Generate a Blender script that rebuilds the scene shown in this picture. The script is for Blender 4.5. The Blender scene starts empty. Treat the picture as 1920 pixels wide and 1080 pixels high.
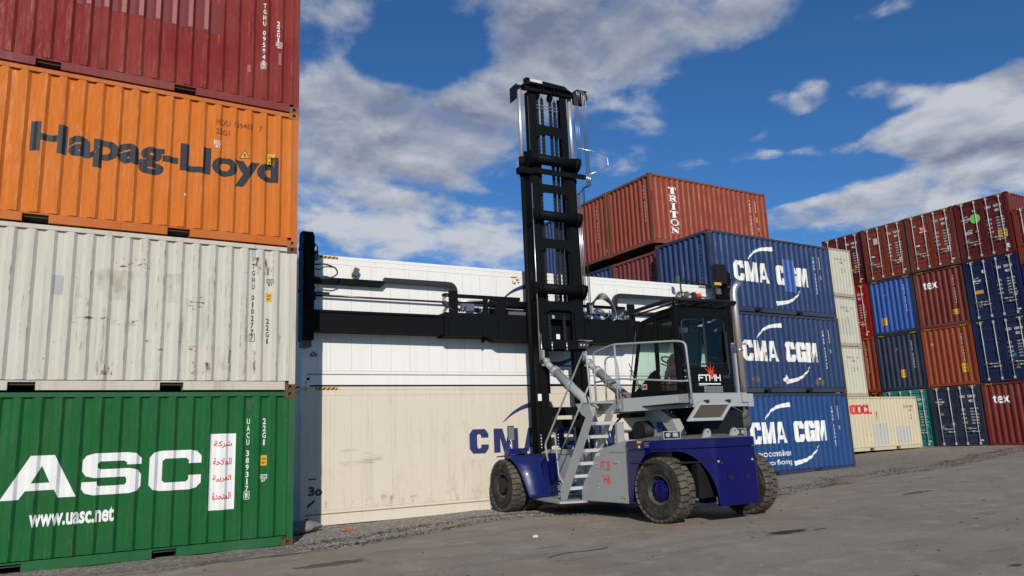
import bpy, bmesh, math, random
from mathutils import Vector, Matrix, noise as mnoise
from mathutils.geometry import tessellate_polygon
random.seed(7)
R = math.radians
sc = bpy.context.scene
col = sc.collection

# ------------------------------------------------------------------ camera
YAW, PITCH, ROLL, FPX, CAMH = 0.5537, 0.1974, -0.0419, 1434.5, 1.572
fw = Vector((math.sin(YAW)*math.cos(PITCH), math.cos(YAW)*math.cos(PITCH), math.sin(PITCH)))
rt0 = Vector((math.cos(YAW), -math.sin(YAW), 0)); up0 = rt0.cross(fw)
rt = math.cos(ROLL)*rt0 + math.sin(ROLL)*up0
up = -math.sin(ROLL)*rt0 + math.cos(ROLL)*up0
cam = bpy.data.cameras.new('camera'); camo = bpy.data.objects.new('camera', cam); col.objects.link(camo)
cam.sensor_width = 36.0; cam.lens = FPX/1920*36.0; cam.clip_end = 3000
mw = Matrix((rt, up, -fw)).transposed().to_4x4(); mw.translation = Vector((0, 0, CAMH)); camo.matrix_world = mw
sc.camera = camo
def pxdir(x, y):
    return (fw + rt*((x-960)/FPX) - up*((y-540)/FPX)).normalized()

# ------------------------------------------------------------------ light
SUN_AZ, SUN_EL = R(26.6), R(26.0)       # light travels towards this azimuth (from +Y to +X)
sun = bpy.data.lights.new('sun', 'SUN'); sun.energy = 3.9; sun.angle = R(0.5); sun.color = (1.0, 0.93, 0.82)
suno = bpy.data.objects.new('sun', sun); col.objects.link(suno)
ldir = Vector((math.sin(SUN_AZ)*math.cos(SUN_EL), math.cos(SUN_AZ)*math.cos(SUN_EL), -math.sin(SUN_EL)))
suno.rotation_euler = ldir.to_track_quat('-Z', 'Y').to_euler(); suno.location = (-30, -60, 50)
sc.view_settings.view_transform = 'Standard'; sc.view_settings.look = 'None'
sc.view_settings.exposure = 0.0; sc.view_settings.gamma = 1.0
try: sc.view_settings.use_curve_mapping = False
except Exception: pass
sc.render.film_transparent = False
sc.cycles.max_bounces = 6; sc.cycles.transparent_max_bounces = 12

# node helper -------------------------------------------------------
class NT:
    def __init__(s, tree): s.t = tree; s.n = tree.nodes; s.l = tree.links
    def new(s, typ, **kw):
        nd = s.n.new(typ)
        for k, v in kw.items():
            if k.startswith('i_'):
                nd.inputs[k[2:].replace('_', ' ')].default_value = v
            else: setattr(nd, k, v)
        return nd
    def link(s, a, b): s.l.new(a, b)
    def val(s, sock, v):
        if hasattr(v, 'links') or isinstance(v, bpy.types.NodeSocket): s.link(v, sock)
        else: sock.default_value = v
    def math(s, op, a, b=0.0, c=0.0, clamp=False):
        nd = s.n.new('ShaderNodeMath'); nd.operation = op; nd.use_clamp = clamp
        s.val(nd.inputs[0], a); s.val(nd.inputs[1], b); s.val(nd.inputs[2], c)
        return nd.outputs[0]
    def vmath(s, op, a, b=(0, 0, 0), out=0):
        nd = s.n.new('ShaderNodeVectorMath'); nd.operation = op
        s.val(nd.inputs[0], a); s.val(nd.inputs[1], b)
        return nd.outputs[out]
    def mix(s, f, a, b, typ='MIX'):
        nd = s.n.new('ShaderNodeMix'); nd.data_type = 'RGBA'; nd.blend_type = typ
        s.val(nd.inputs[0], f); s.val(nd.inputs[6], a); s.val(nd.inputs[7], b)
        return nd.outputs[2]
    def noise(s, vec, scale, detail=4.0, rough=.55, dist=0.0):
        nd = s.n.new('ShaderNodeTexNoise'); s.val(nd.inputs['Vector'], vec)
        nd.inputs['Scale'].default_value = scale; nd.inputs['Detail'].default_value = detail
        nd.inputs['Roughness'].default_value = rough; nd.inputs['Distortion'].default_value = dist
        return nd.outputs[0]
    def ramp(s, f, lo, hi, a=0.0, b=1.0, smooth=True):
        nd = s.n.new('ShaderNodeMapRange'); nd.interpolation_type = 'SMOOTHSTEP' if smooth else 'LINEAR'
        s.val(nd.inputs[0], f); nd.inputs[1].default_value = lo; nd.inputs[2].default_value = hi
        nd.inputs[3].default_value = a; nd.inputs[4].default_value = b
        return nd.outputs[0]
def c4(c): return (c[0], c[1], c[2], 1.0)

# ------------------------------------------------------------------ sky
world = bpy.data.worlds.new('World'); sc.world = world; world.use_nodes = True
W = NT(world.node_tree); W.n.clear()
wout = W.new('ShaderNodeOutputWorld'); bg = W.new('ShaderNodeBackground'); SKYS = 0.07
bg.inputs[1].default_value = SKYS
sky = W.new('ShaderNodeTexSky'); sky.sky_type = 'NISHITA'; sky.sun_disc = False
sky.sun_elevation = SUN_EL; sky.sun_rotation = math.pi + SUN_AZ
sky.air_density = 1.0; sky.dust_density = 0.2; sky.ozone_density = 3.0; sky.altitude = 300
tc = W.new('ShaderNodeTexCoord'); D = tc.outputs['Generated']
sep = W.new('ShaderNodeSeparateXYZ'); W.link(D, sep.inputs[0])
zc = W.math('ADD', W.math('MAXIMUM', sep.outputs[2], 0.0), 0.22)
cmb = W.new('ShaderNodeCombineXYZ')
W.link(W.math('DIVIDE', sep.outputs[0], zc), cmb.inputs[0]); W.link(W.math('DIVIDE', sep.outputs[1], zc), cmb.inputs[1])
CP = cmb.outputs[0]
# cloud masses: photo direction (x, y), half widths (px), tilt (deg), weight, greyness
BLOBS = [
 (610,70,90,130,0,0.7,0.62),(600,260,120,130,0,0.67,0.6),(700,235,150,90,12,0.63,0.7),(850,240,170,110,8,0.78,0.75),(950,200,110,110,0,0.63,0.7),(740,320,160,60,8,0.52,0.4),
 (690,390,150,60,8,0.74,0.02),(860,420,150,65,8,0.84,0.02),(640,450,120,60,0,0.79,0.02),(930,470,90,50,10,0.69,0.02),(780,470,120,40,5,0.46,0.02),(980,60,130,90,0,0.7,0.75),
 (1120,50,170,110,0,0.78,0.72),(1290,50,160,80,-12,0.7,0.65),(1430,25,120,45,-18,0.52,0.5),(1060,160,110,55,0,0.55,0.6),(1200,140,120,60,0,0.44,0.6),(690,40,70,40,-25,0.41,0.3),
 (1660,165,55,32,-10,0.85,0.35),(1520,180,30,38,20,0.7,0.4),(1470,190,40,18,20,0.45,0.4),(1905,135,40,30,-15,0.75,0.35),(1800,200,125,58,-22,1.35,0.05),(1700,252,100,30,-18,1,0.25),
 (1880,215,90,60,-10,1.2,0.35),(1790,278,95,26,-12,1.1,1.15),(1870,255,100,35,-10,1,0.95),(1350,303,95,17,-9,0.63,0.12),(1455,293,40,12,-8,0.5,0.1),(1540,281,50,15,-6,0.85,0.12),
 (1420,257,30,9,-18,0.5,0.15),(1335,252,40,9,0,0.4,0.2),(1270,212,110,24,5,0.28,0.4),(1160,300,60,28,-10,0.6,0.3),(1190,240,60,20,0,0.35,0.3),(1740,330,140,32,-16,0.75,0.12),
 (1620,350,110,26,-12,0.7,0.1),(1860,310,80,28,-10,0.6,0.12),(1500,405,130,26,-14,0.9,0.3),(1640,400,150,30,-14,0.85,0.5),(1860,350,120,34,-12,0.85,0.15),(1640,18,70,18,-14,0.4,0.4),
 (1640,70,30,12,-10,0.25,0.4),(1900,30,30,15,0,0.1,0.4),(775,95,120,70,10,-1,0),(1560,335,120,26,-14,-0.7,0),(1580,235,110,40,-15,-0.6,0),(1800,95,220,45,-5,-0.8,0),
 (1330,180,90,70,0,-0.5,0),(830,358,150,16,12,-0.5,0),(700,345,90,14,5,-0.35,0),(1700,318,70,14,-15,-0.5,0),(1480,330,60,40,0,-0.6,0),(1440,120,70,40,-20,-0.5,0)]
msum = None; gsum = None
for (bx, by, rx, ry, tilt, wgt, grey) in BLOBS:
    c = pxdir(bx, by); e1 = (rt - c*rt.dot(c)).normalized(); e2 = c.cross(e1)*-1
    e2 = (up - c*up.dot(c) - e1*up.dot(e1)).normalized()
    t = R(-tilt); a1 = e1*math.cos(t) + e2*math.sin(t); a2 = -e1*math.sin(t) + e2*math.cos(t)
    # note: photo y points down, so a positive tilt is clockwise in the photo
    u = W.vmath('DOT_PRODUCT', D, tuple(a1/(rx*1.2/FPX)), out=1); v = W.vmath('DOT_PRODUCT', D, tuple(a2/(ry*1.2/FPX)), out=1)
    f = W.vmath('DOT_PRODUCT', D, tuple(c), out=1)
    d2 = W.math('ADD', W.math('MULTIPLY', u, u), W.math('MULTIPLY', v, v))
    g = W.math('MULTIPLY', W.math('SUBTRACT', 1.0, d2, clamp=True), W.math('MULTIPLY', W.math('GREATER_THAN', f, 0.3), wgt))
    gg = W.math('MULTIPLY', g, grey)
    msum = g if msum is None else W.math('ADD', msum, g)
    gsum = gg if gsum is None else W.math('ADD', gsum, gg)
front = W.ramp(W.vmath('DOT_PRODUCT', D, tuple(fw), out=1), .55, .75)
generic = W.math('MULTIPLY', W.math('SUBTRACT', 1.0, front), .20)
msum = W.math('ADD', msum, generic); gsum = W.math('ADD', gsum, W.math('MULTIPLY', generic, .3))
n1 = W.noise(CP, 5.0, 9.0, .58, .3); n2 = W.noise(CP, 14.0, 7.0, .62, .2); n1u = W.noise(W.vmath('MULTIPLY', CP, (.955, .955, 1)), 5.0, 4.0, .58, .3)
nn = W.math('ADD', W.math('MULTIPLY', n1, 1.5), W.math('MULTIPLY', n2, .58))     # mean about 1.1
dens = W.math('ADD', W.math('MINIMUM', msum, 1.45), W.math('MULTIPLY', W.math('SUBTRACT', nn, 1.06), 2.15))
mask = W.math('MULTIPLY', W.ramp(dens, .10, 1.25), W.ramp(msum, .02, .35))
grey = W.math('DIVIDE', gsum, W.math('MAXIMUM', msum, .05), clamp=True)
grey2 = W.math('ADD', W.math('MULTIPLY', grey, .95), W.math('ADD', W.math('MULTIPLY', W.math('SUBTRACT', n1, .5), .5), W.math('MULTIPLY', W.math('SUBTRACT', n1u, n1), 2.6)), clamp=True)
grey3 = W.math('MULTIPLY', grey2, W.ramp(dens, .35, 1.3, .55, 1.0), clamp=True)
K = 1.0/SKYS
ccol = W.mix(grey3, (.58*K, .60*K, .64*K, 1), (.175*K, .21*K, .30*K, 1))
alpha = W.math('MULTIPLY', mask, .9)
tint = W.mix(1.0, sky.outputs[0], (.46, .90, 1.34, 1), 'MULTIPLY')
W.link(W.mix(alpha, tint, ccol), bg.inputs[0]); W.link(bg.outputs[0], wout.inputs[0])

# ------------------------------------------------------------------ materials
_mats = {}
def simple(name, colr, rough=.5, metal=0.0, coat=0.0, spec=.5, emit=0.0):
    key = name
    if key in _mats: return _mats[key]
    m = bpy.data.materials.new(name); m.use_nodes = True
    b = m.node_tree.nodes['Principled BSDF']
    b.inputs['Base Color'].default_value = c4(colr); b.inputs['Roughness'].default_value = rough
    b.inputs['Metallic'].default_value = metal; b.inputs['Coat Weight'].default_value = coat
    b.inputs['Coat Roughness'].default_value = .06
    b.inputs['Specular IOR Level'].default_value = spec
    if emit: b.inputs['Emission Color'].default_value = c4(colr); b.inputs['Emission Strength'].default_value = emit
    _mats[key] = m; return m

def paint(name, colr, rust=.25, fade=.25, streak=.25, dirt=.25, rough=.45, dent=.5, rustc=(.11, .035, .014), fadec=None, scratch=0.0, fold=None):
    """weathered steel paint: faded patches, vertical streaks, rust spots, dents"""
    if name in _mats: return _mats[name]
    m = bpy.data.materials.new(name); m.use_nodes = True; T = NT(m.node_tree)
    b = T.n['Principled BSDF']
    tcn = T.new('ShaderNodeTexCoord'); oi = T.new('ShaderNodeObjectInfo')
    geo = T.new('ShaderNodeNewGeometry')
    P0 = geo.outputs['Position']
    P = T.vmath('ADD', P0, (3.1, 7.7, 1.3))
    mp = T.new('ShaderNodeMapping'); T.link(P, mp.inputs[0]); mp.inputs['Scale'].default_value = (5.5, 5.5, .32)
    mp2 = T.new('ShaderNodeMapping'); T.link(P, mp2.inputs[0]); mp2.inputs['Scale'].default_value = (1.6, 1.6, .9)
    big = T.noise(P, .7, 4, .5); med = T.noise(mp2.outputs[0], 1.6, 6, .62)
    stk = T.noise(mp.outputs[0], 1.7, 5, .65); fine = T.noise(P, 24.0, 5, .6)
    fc = fadec or tuple(min(1, x*1.25+.03) for x in colr)
    dk = tuple(x*.62 for x in colr)
    c = T.mix(T.math('MULTIPLY', T.ramp(big, .42, .68), fade), c4(colr), c4(fc))
    c = T.mix(T.math('MULTIPLY', T.ramp(stk, .5, .75), streak), c, c4(tuple(x*.5+.5*y for x, y in zip(dk, (.09, .07, .05)))))
    c = T.mix(T.math('MULTIPLY', T.ramp(med, .52, .8), dirt), c, c4(dk))
    if rust > 0:
        rn = T.math('ADD', T.math('MULTIPLY', med, .55), T.math('MULTIPLY', fine, .45))
        rm = T.ramp(rn, .70-.13*rust, .76-.13*rust)
        c = T.mix(T.math('MULTIPLY', rm, .85), c, c4(rustc))
        rs = T.math('MULTIPLY', T.ramp(stk, .66, .78), T.ramp(T.noise(P, 1.1, 3), .5, .62))
        c = T.mix(T.math('MULTIPLY', rs, min(1, rust*.9)), c, c4(tuple(x*1.6 for x in rustc)))
    if scratch > 0:
        ms = T.new('ShaderNodeMapping'); T.link(P, ms.inputs[0]); ms.inputs['Scale'].default_value = (14, 14, 2.2); ms.inputs['Rotation'].default_value = (.3, .5, 0)
        sm = T.ramp(T.noise(ms.outputs[0], 2.0, 8, .75), .66, .70)
        c = T.mix(T.math('MULTIPLY', sm, scratch), c, c4((.16, .10, .08)))
    if fold:
        pitch, fcol, amt = fold
        so = T.new('ShaderNodeSeparateXYZ'); T.link(tcn.outputs['Object'], so.inputs[0])
        ft = T.math('FRACT', T.math('DIVIDE', T.math('SUBTRACT', so.outputs[0], .11), pitch))
        e1 = T.ramp(T.math('ABSOLUTE', T.math('SUBTRACT', ft, .155)), .075, .02); e2 = T.ramp(T.math('ABSOLUTE', T.math('SUBTRACT', ft, .845)), .06, .015)
        mf = T.new('ShaderNodeMapping'); T.link(P, mf.inputs[0]); mf.inputs['Scale'].default_value = (2.2, 2.2, .55)
        lo = T.noise(mf.outputs[0], 1.4, 3, .5); mh = T.new('ShaderNodeMapping'); T.link(P, mh.inputs[0]); mh.inputs['Scale'].default_value = (30, 30, 7)
        hi = T.noise(mh.outputs[0], 1.0, 5, .75)
        fm = T.math('MULTIPLY', T.math('MAXIMUM', e1, T.math('MULTIPLY', e2, .7)), T.math('MULTIPLY', T.ramp(lo, .46, .62), T.ramp(hi, .46, .60)))
        c = T.mix(T.math('MULTIPLY', fm, amt), c, c4(fcol))
        # dents rubbed bare on the outer ribs, low on the wall
        md = T.new('ShaderNodeMapping'); T.link(P, md.inputs[0]); md.inputs['Scale'].default_value = (4.0, 4.0, 1.6)
        dd = T.ramp(T.noise(md.outputs[0], 1.5, 6, .72), .655, .69)
        c = T.mix(T.math('MULTIPLY', dd, amt*.6), c, c4(fcol))
    T.link(c, b.inputs['Base Color'])
    T.link(T.ramp(med, .3, .8, rough-.08, rough+.2), b.inputs['Roughness'])
    b.inputs['Specular IOR Level'].default_value = .2
    if dent > 0:
        mpd = T.new('ShaderNodeMapping'); T.link(P, mpd.inputs[0]); mpd.inputs['Scale'].default_value = (3.6, 3.6, 1.5)
        dn = T.noise(mpd.outputs[0], 1.0, 3, .5)
        bp = T.new('ShaderNodeBump'); bp.inputs['Strength'].default_value = dent; bp.inputs['Distance'].default_value = .035
        T.link(T.math('ADD', dn, T.math('MULTIPLY', fine, .025)), bp.inputs['Height']); T.link(bp.outputs[0], b.inputs['Normal'])
    _mats[name] = m; return m

def letter(name, colr, wear=.25, hole=None):
    if name in _mats: return _mats[name]
    m = bpy.data.materials.new(name); m.use_nodes = True; T = NT(m.node_tree); b = T.n['Principled BSDF']
    geo = T.new('ShaderNodeNewGeometry'); P = geo.outputs['Position']
    n = T.noise(P, 9.0, 8, .7); n2 = T.noise(P, 2.0, 4, .6)
    c = T.mix(T.math('MULTIPLY', T.ramp(n2, .45, .75), wear), c4(colr), c4(tuple(x*.7+.02 for x in colr)))
    T.link(c, b.inputs['Base Color']); b.inputs['Roughness'].default_value = .5
    tr = T.new('ShaderNodeBsdfTransparent'); mx = T.new('ShaderNodeMixShader')
    T.link(T.ramp(n, .68-.10*wear, .70-.10*wear, 0.0, 1.0 if wear > 0 else 0.0), mx.inputs[0])
    T.link(b.outputs[0], mx.inputs[1]); T.link(tr.outputs[0], mx.inputs[2])
    T.link(mx.outputs[0], T.n['Material Output'].inputs[0])
    _mats[name] = m; return m

def overlay(name, colr, lo, hi, scale, strength=.9, detail=7, rough=.72):
    """a thin stain layer: noise decides where it shows, the rest is clear"""
    if name in _mats: return _mats[name]
    m = bpy.data.materials.new(name); m.use_nodes = True; T = NT(m.node_tree); b = T.n['Principled BSDF']
    P = T.new('ShaderNodeNewGeometry').outputs['Position']; mp = T.new('ShaderNodeMapping'); T.link(P, mp.inputs[0]); mp.inputs['Scale'].default_value = scale
    n = T.noise(mp.outputs[0], 1.0, detail, rough); b.inputs['Base Color'].default_value = c4(colr); b.inputs['Roughness'].default_value = .85
    b.inputs['Specular IOR Level'].default_value = .1
    tr = T.new('ShaderNodeBsdfTransparent'); mx = T.new('ShaderNodeMixShader'); T.link(T.ramp(n, lo, hi, 0, strength), mx.inputs[0])
    T.link(tr.outputs[0], mx.inputs[1]); T.link(b.outputs[0], mx.inputs[2]); T.link(mx.outputs[0], T.n['Material Output'].inputs[0])
    _mats[name] = m; return m
def machine_paint(name, colr, rough=.3, coat=.3, dust=.25, dustc=(.22, .19, .16), spec=.5):
    if name in _mats: return _mats[name]
    m = bpy.data.materials.new(name); m.use_nodes = True; T = NT(m.node_tree); b = T.n['Principled BSDF']
    geo = T.new('ShaderNodeNewGeometry'); P = geo.outputs['Position']
    n = T.noise(P, 2.2, 6, .6); f = T.noise(P, 40, 4, .6)
    nz = T.new('ShaderNodeSeparateXYZ'); T.link(geo.outputs['Normal'], nz.inputs[0])
    upf = T.ramp(nz.outputs[2], .25, .95, 0.0, dust*1.6)
    dm = T.math('ADD', T.math('MULTIPLY', T.ramp(n, .45, .8), dust*.6), T.math('MULTIPLY', upf, T.ramp(f, .3, .6, .5, 1.0)), clamp=True)
    T.link(T.mix(dm, c4(colr), c4(dustc)), b.inputs['Base Color'])
    T.link(T.math('ADD', T.math('MULTIPLY', dm, .5), rough, clamp=True), b.inputs['Roughness'])
    b.inputs['Coat Weight'].default_value = coat; b.inputs['Coat Roughness'].default_value = .08; b.inputs['Specular IOR Level'].default_value = spec
    _mats[name] = m; return m

def glass(name, tint=(.62, .86, .74)):
    if name in _mats: return _mats[name]
    m = bpy.data.materials.new(name); m.use_nodes = True; T = NT(m.node_tree); T.n.remove(T.n['Principled BSDF'])
    tr = T.new('ShaderNodeBsdfTransparent'); tr.inputs[0].default_value = c4(tint)
    gl = T.new('ShaderNodeBsdfGlossy'); gl.inputs['Roughness'].default_value = .03
    lw = T.new('ShaderNodeFresnel'); lw.inputs[0].default_value = 1.5
    mx = T.new('ShaderNodeMixShader'); T.link(lw.outputs[0], mx.inputs[0]); T.link(tr.outputs[0], mx.inputs[1]); T.link(gl.outputs[0], mx.inputs[2])
    T.link(mx.outputs[0], T.n['Material Output'].inputs[0]); _mats[name] = m; return m

# ------------------------------------------------------------------ mesh helpers
def tag(o, label=None, cat=None, group=None, kind=None):
    if label: o['label'] = label
    if cat: o['category'] = cat
    if group: o['group'] = group
    if kind: o['kind'] = kind
    return o
def empty(name, loc, rz=0.0):
    o = bpy.data.objects.new(name, None); o.location = loc; o.rotation_euler = (0, 0, rz); col.objects.link(o); return o

class MB:
    def __init__(s): s.bm = bmesh.new()
    def face(s, pts):
        vs = [s.bm.verts.new(p) for p in pts]
        try: return s.bm.faces.new(vs)
        except ValueError: return None
    def box(s, x0, x1, y0, y1, z0, z1, M=None):
        c = [(x0,y0,z0),(x1,y0,z0),(x1,y1,z0),(x0,y1,z0),(x0,y0,z1),(x1,y0,z1),(x1,y1,z1),(x0,y1,z1)]
        vs = [s.bm.verts.new(M @ Vector(p) if M else p) for p in c]
        for f in ((0,3,2,1),(4,5,6,7),(0,1,5,4),(1,2,6,5),(2,3,7,6),(3,0,4,7)): s.bm.faces.new([vs[i] for i in f])
        return s
    def prism(s, pts, axis, a, b):
        """closed polygon pts (2D) extruded along axis 'x','y','z' from a to b"""
        def P(u, v, w): return {'x': (w, u, v), 'y': (u, w, v), 'z': (u, v, w)}[axis]
        n = len(pts); A = [s.bm.verts.new(P(u, v, a)) for u, v in pts]; B = [s.bm.verts.new(P(u, v, b)) for u, v in pts]
        tri = tessellate_polygon([[Vector((u, v, 0)) for u, v in pts]])
        for t in tri:
            for S in (A, B):
                try: s.bm.faces.new([S[i] for i in t])
                except ValueError: pass
        for i in range(n):
            j = (i+1) % n; s.bm.faces.new((A[i], A[j], B[j], B[i]))
        return s
    def cyl(s, p0, p1, r0, r1=None, n=14, cap=True):
        p0, p1 = Vector(p0), Vector(p1); r1 = r0 if r1 is None else r1
        d = (p1-p0).normalized(); a = d.orthogonal().normalized(); b = d.cross(a)
        A = []; B = []
        for i in range(n):
            t = 2*math.pi*i/n; q = a*math.cos(t) + b*math.sin(t)
            A.append(s.bm.verts.new(p0+q*r0)); B.append(s.bm.verts.new(p1+q*r1))
        for i in range(n): s.bm.faces.new((A[i], A[(i+1) % n], B[(i+1) % n], B[i])).smooth = True
        if cap: s.bm.faces.new(A[::-1]); s.bm.faces.new(B)
        return s
    def tube(s, pts, r, n=8, round_=0.0):
        pts = [Vector(p) for p in pts]
        if round_ > 0:
            q = [pts[0]]
            for i in range(1, len(pts)-1):
                a, b, c = pts[i-1], pts[i], pts[i+1]
                d1 = (a-b); d2 = (c-b); k = min(round_, d1.length*.45, d2.length*.45)
                s0 = b + d1.normalized()*k; s1 = b + d2.normalized()*k
                for t in (0, .25, .5, .75, 1): q.append(s0*(1-t)**2 + b*2*t*(1-t) + s1*t*t)
            q.append(pts[-1]); pts = q
        rings = []; a = None
        for i, p in enumerate(pts):
            d = (pts[min(i+1, len(pts)-1)] - pts[max(i-1, 0)]).normalized()
            if a is None: a = d.orthogonal().normalized()
            a = (a - d*a.dot(d)); a = a.normalized() if a.length > 1e-6 else d.orthogonal().normalized()
            b = d.cross(a)
            rings.append([s.bm.verts.new(p + (a*math.cos(2*math.pi*j/n) + b*math.sin(2*math.pi*j/n))*r) for j in range(n)])
        for A, B in zip(rings, rings[1:]):
            for j in range(n): s.bm.faces.new((A[j], A[(j+1) % n], B[(j+1) % n], B[j])).smooth = True
        s.bm.faces.new(rings[0][::-1]); s.bm.faces.new(rings[-1]); return s
    def lathe(s, prof, axis='x', c=(0, 0, 0), n=48, smooth=True, closed=False):
        """prof: (axial, radius) list revolved round the axis"""
        rings = []
        for (h, r) in prof:
            ring = []
            for i in range(n):
                t = 2*math.pi*i/n; u, v = r*math.cos(t), r*math.sin(t)
                p = {'x': (h, u, v), 'y': (u, h, v), 'z': (u, v, h)}[axis]
                ring.append(s.bm.verts.new(Vector(p)+Vector(c)))
            rings.append(ring)
        pr = list(zip(rings, rings[1:])) + ([(rings[-1], rings[0])] if closed else [])
        for A, B in pr:
            for i in range(n):
                f = s.bm.faces.new((A[i], A[(i+1) % n], B[(i+1) % n], B[i])); f.smooth = smooth
        return s
    def build(s, name, m, parent=None, loc=None, mat2=None, bevel=0.0):
        bmesh.ops.recalc_face_normals(s.bm, faces=s.bm.faces)
        me = bpy.data.meshes.new(name); s.bm.to_mesh(me); s.bm.free()
        me.materials.append(m)
        if mat2: me.materials.append(mat2)
        o = bpy.data.objects.new(name, me); col.objects.link(o)
        if parent: o.parent = parent
        if loc: o.location = loc
        if bevel > 0:
            md = o.modifiers.new('bevel', 'BEVEL'); md.width = bevel; md.segments = 2; md.limit_method = 'ANGLE'
        return o

# ------------------------------------------------------------------ lettering
_tcache = {}
def text_polys(txt, bold=0.0, res=2):
    key = (txt, bold, res)
    if key not in _tcache:
        c = bpy.data.curves.new('lettering', 'FONT'); c.body = txt; c.resolution_u = res; c.offset = bold; c.size = 1.0
        o = bpy.data.objects.new('lettering', c); me = bpy.data.meshes.new_from_object(o)
        vs = [(v.co.x, v.co.y) for v in me.vertices]; fs = [tuple(p.vertices) for p in me.polygons]
        bpy.data.objects.remove(o); bpy.data.curves.remove(c); bpy.data.meshes.remove(me)
        x0 = min(v[0] for v in vs); x1 = max(v[0] for v in vs); y0 = min(v[1] for v in vs); y1 = max(v[1] for v in vs)
        _tcache[key] = (vs, fs, (x0, x1, y0, y1))
    return _tcache[key]
G = {  # block letters in a unit box; a list of loops, later loops are holes
 'C': [[(1,.64),(1,.8),(.82,1),(.18,1),(0,.8),(0,.2),(.18,0),(.82,0),(1,.2),(1,.36),(.61,.36),(.61,.27),(.55,.21),(.45,.21),(.40,.27),(.40,.73),(.45,.79),(.55,.79),(.61,.73),(.61,.64)]],
 'G': [[(1,.64),(1,.8),(.82,1),(.18,1),(0,.8),(0,.2),(.18,0),(.7,0),(.76,.08),(.78,0),(1,0),(1,.54),(.52,.54),(.52,.37),(.61,.37),(.61,.27),(.55,.21),(.45,.21),(.40,.27),(.40,.73),(.45,.79),(.55,.79),(.61,.73),(.61,.64)]],
 'M': [[(0,0),(0,1),(.36,1),(.5,.44),(.64,1),(1,1),(1,0),(.74,0),(.74,.60),(.6,0),(.4,0),(.26,.60),(.26,0)]],
 'A': [[(0,0),(.3,1),(.7,1),(1,0),(.71,0),(.66,.17),(.34,.17),(.29,0)],[(.4,.36),(.6,.36),(.5,.74)]],
 'a': [[(0,0),(.36,1),(.68,1),(1,0),(.76,0),(.70,.19),(.32,.19),(.24,0)],[(.385,.36),(.635,.36),(.52,.76)]],
 'S': [[(1,.70),(1,.84),(.9,.97),(.75,1),(.2,1),(.06,.95),(0,.84),(0,.58),(.06,.46),(.2,.41),(.72,.41),(.75,.36),(.75,.26),(.72,.21),(.28,.21),(.25,.26),(.25,.32),(0,.32),(0,.16),(.06,.05),(.2,0),(.8,0),(.94,.05),(1,.16),(1,.44),(.94,.56),(.8,.61),(.3,.61),(.25,.66),(.25,.75),(.3,.8),(.7,.8),(.75,.75),(.75,.70)]],
 'c': [[(1,.66),(1,.84),(.92,.96),(.78,1),(.22,1),(.08,.96),(0,.84),(0,.16),(.08,.04),(.22,0),(.78,0),(.92,.04),(1,.16),(1,.36),(.75,.36),(.75,.26),(.7,.2),(.3,.2),(.25,.26),(.25,.74),(.3,.8),(.7,.8),(.75,.74),(.75,.66)]],
 'U': [[(0,1),(0,.16),(.08,.04),(.22,0),(.78,0),(.92,.04),(1,.16),(1,1),(.75,1),(.75,.26),(.7,.2),(.3,.2),(.25,.26),(.25,1)]],
 'O': [[(0,.2),(.18,0),(.82,0),(1,.2),(1,.8),(.82,1),(.18,1),(0,.8)],[(.34,.27),(.34,.73),(.42,.8),(.58,.8),(.66,.73),(.66,.27),(.58,.2),(.42,.2)]],
 'L': [[(0,0),(0,1),(.36,1),(.36,.2),(1,.2),(1,0)]],
 't': [[(0,.72),(0,1),(1,1),(1,.72),(.87,.72),(.8,.86),(.64,.86),(.64,.12),(.78,.1),(.78,0),(.22,0),(.22,.1),(.36,.12),(.36,.86),(.2,.86),(.13,.72)]],
 'r': [[(0,0),(0,.1),(.12,.13),(.12,.87),(0,.9),(0,1),(.7,1),(.88,.92),(.92,.75),(.86,.58),(.7,.5),(.86,.14),(1,.1),(1,0),(.66,0),(.46,.46),(.38,.46),(.38,.13),(.5,.1),(.5,0)],[(.38,.6),(.38,.86),(.58,.86),(.66,.74),(.58,.6)]],
 'i': [[(.1,0),(.1,.1),(.34,.13),(.34,.87),(.1,.9),(.1,1),(.9,1),(.9,.9),(.66,.87),(.66,.13),(.9,.1),(.9,0)]],
 'o': [[(.3,0),(.7,0),(.95,.22),(1,.5),(.95,.78),(.7,1),(.3,1),(.05,.78),(0,.5),(.05,.22)],[(.4,.12),(.3,.3),(.28,.5),(.3,.7),(.4,.88),(.6,.88),(.7,.7),(.72,.5),(.7,.3),(.6,.12)]],
 'n': [[(0,0),(0,.1),(.1,.13),(.1,.87),(0,.9),(0,1),(.32,1),(.74,.36),(.74,.87),(.62,.9),(.62,1),(1,1),(1,.9),(.9,.87),(.9,0),(.7,0),(.26,.68),(.26,.13),(.38,.1),(.38,0)]],
}
def loops_polys(loops):
    vs = [p for l in loops for p in l]
    tri = tessellate_polygon([[Vector((p[0], p[1], 0)) for p in l] for l in loops])
    return vs, [tuple(t) for t in tri]

class Panel:
    """a wall surface in its thing's own axes: o origin, es along, en outward, ez up; prof(s) = outward offset, brk = fold lines"""
    def __init__(s, o, es, en, prof=None, brk=(), ez=(0, 0, 1)):
        s.o, s.es, s.en, s.ez = Vector(o), Vector(es), Vector(en), Vector(ez); s.prof = prof; s.brk = list(brk)
    def P(s, a, n, z): return s.o + s.es*a + s.en*n + s.ez*z

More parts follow.
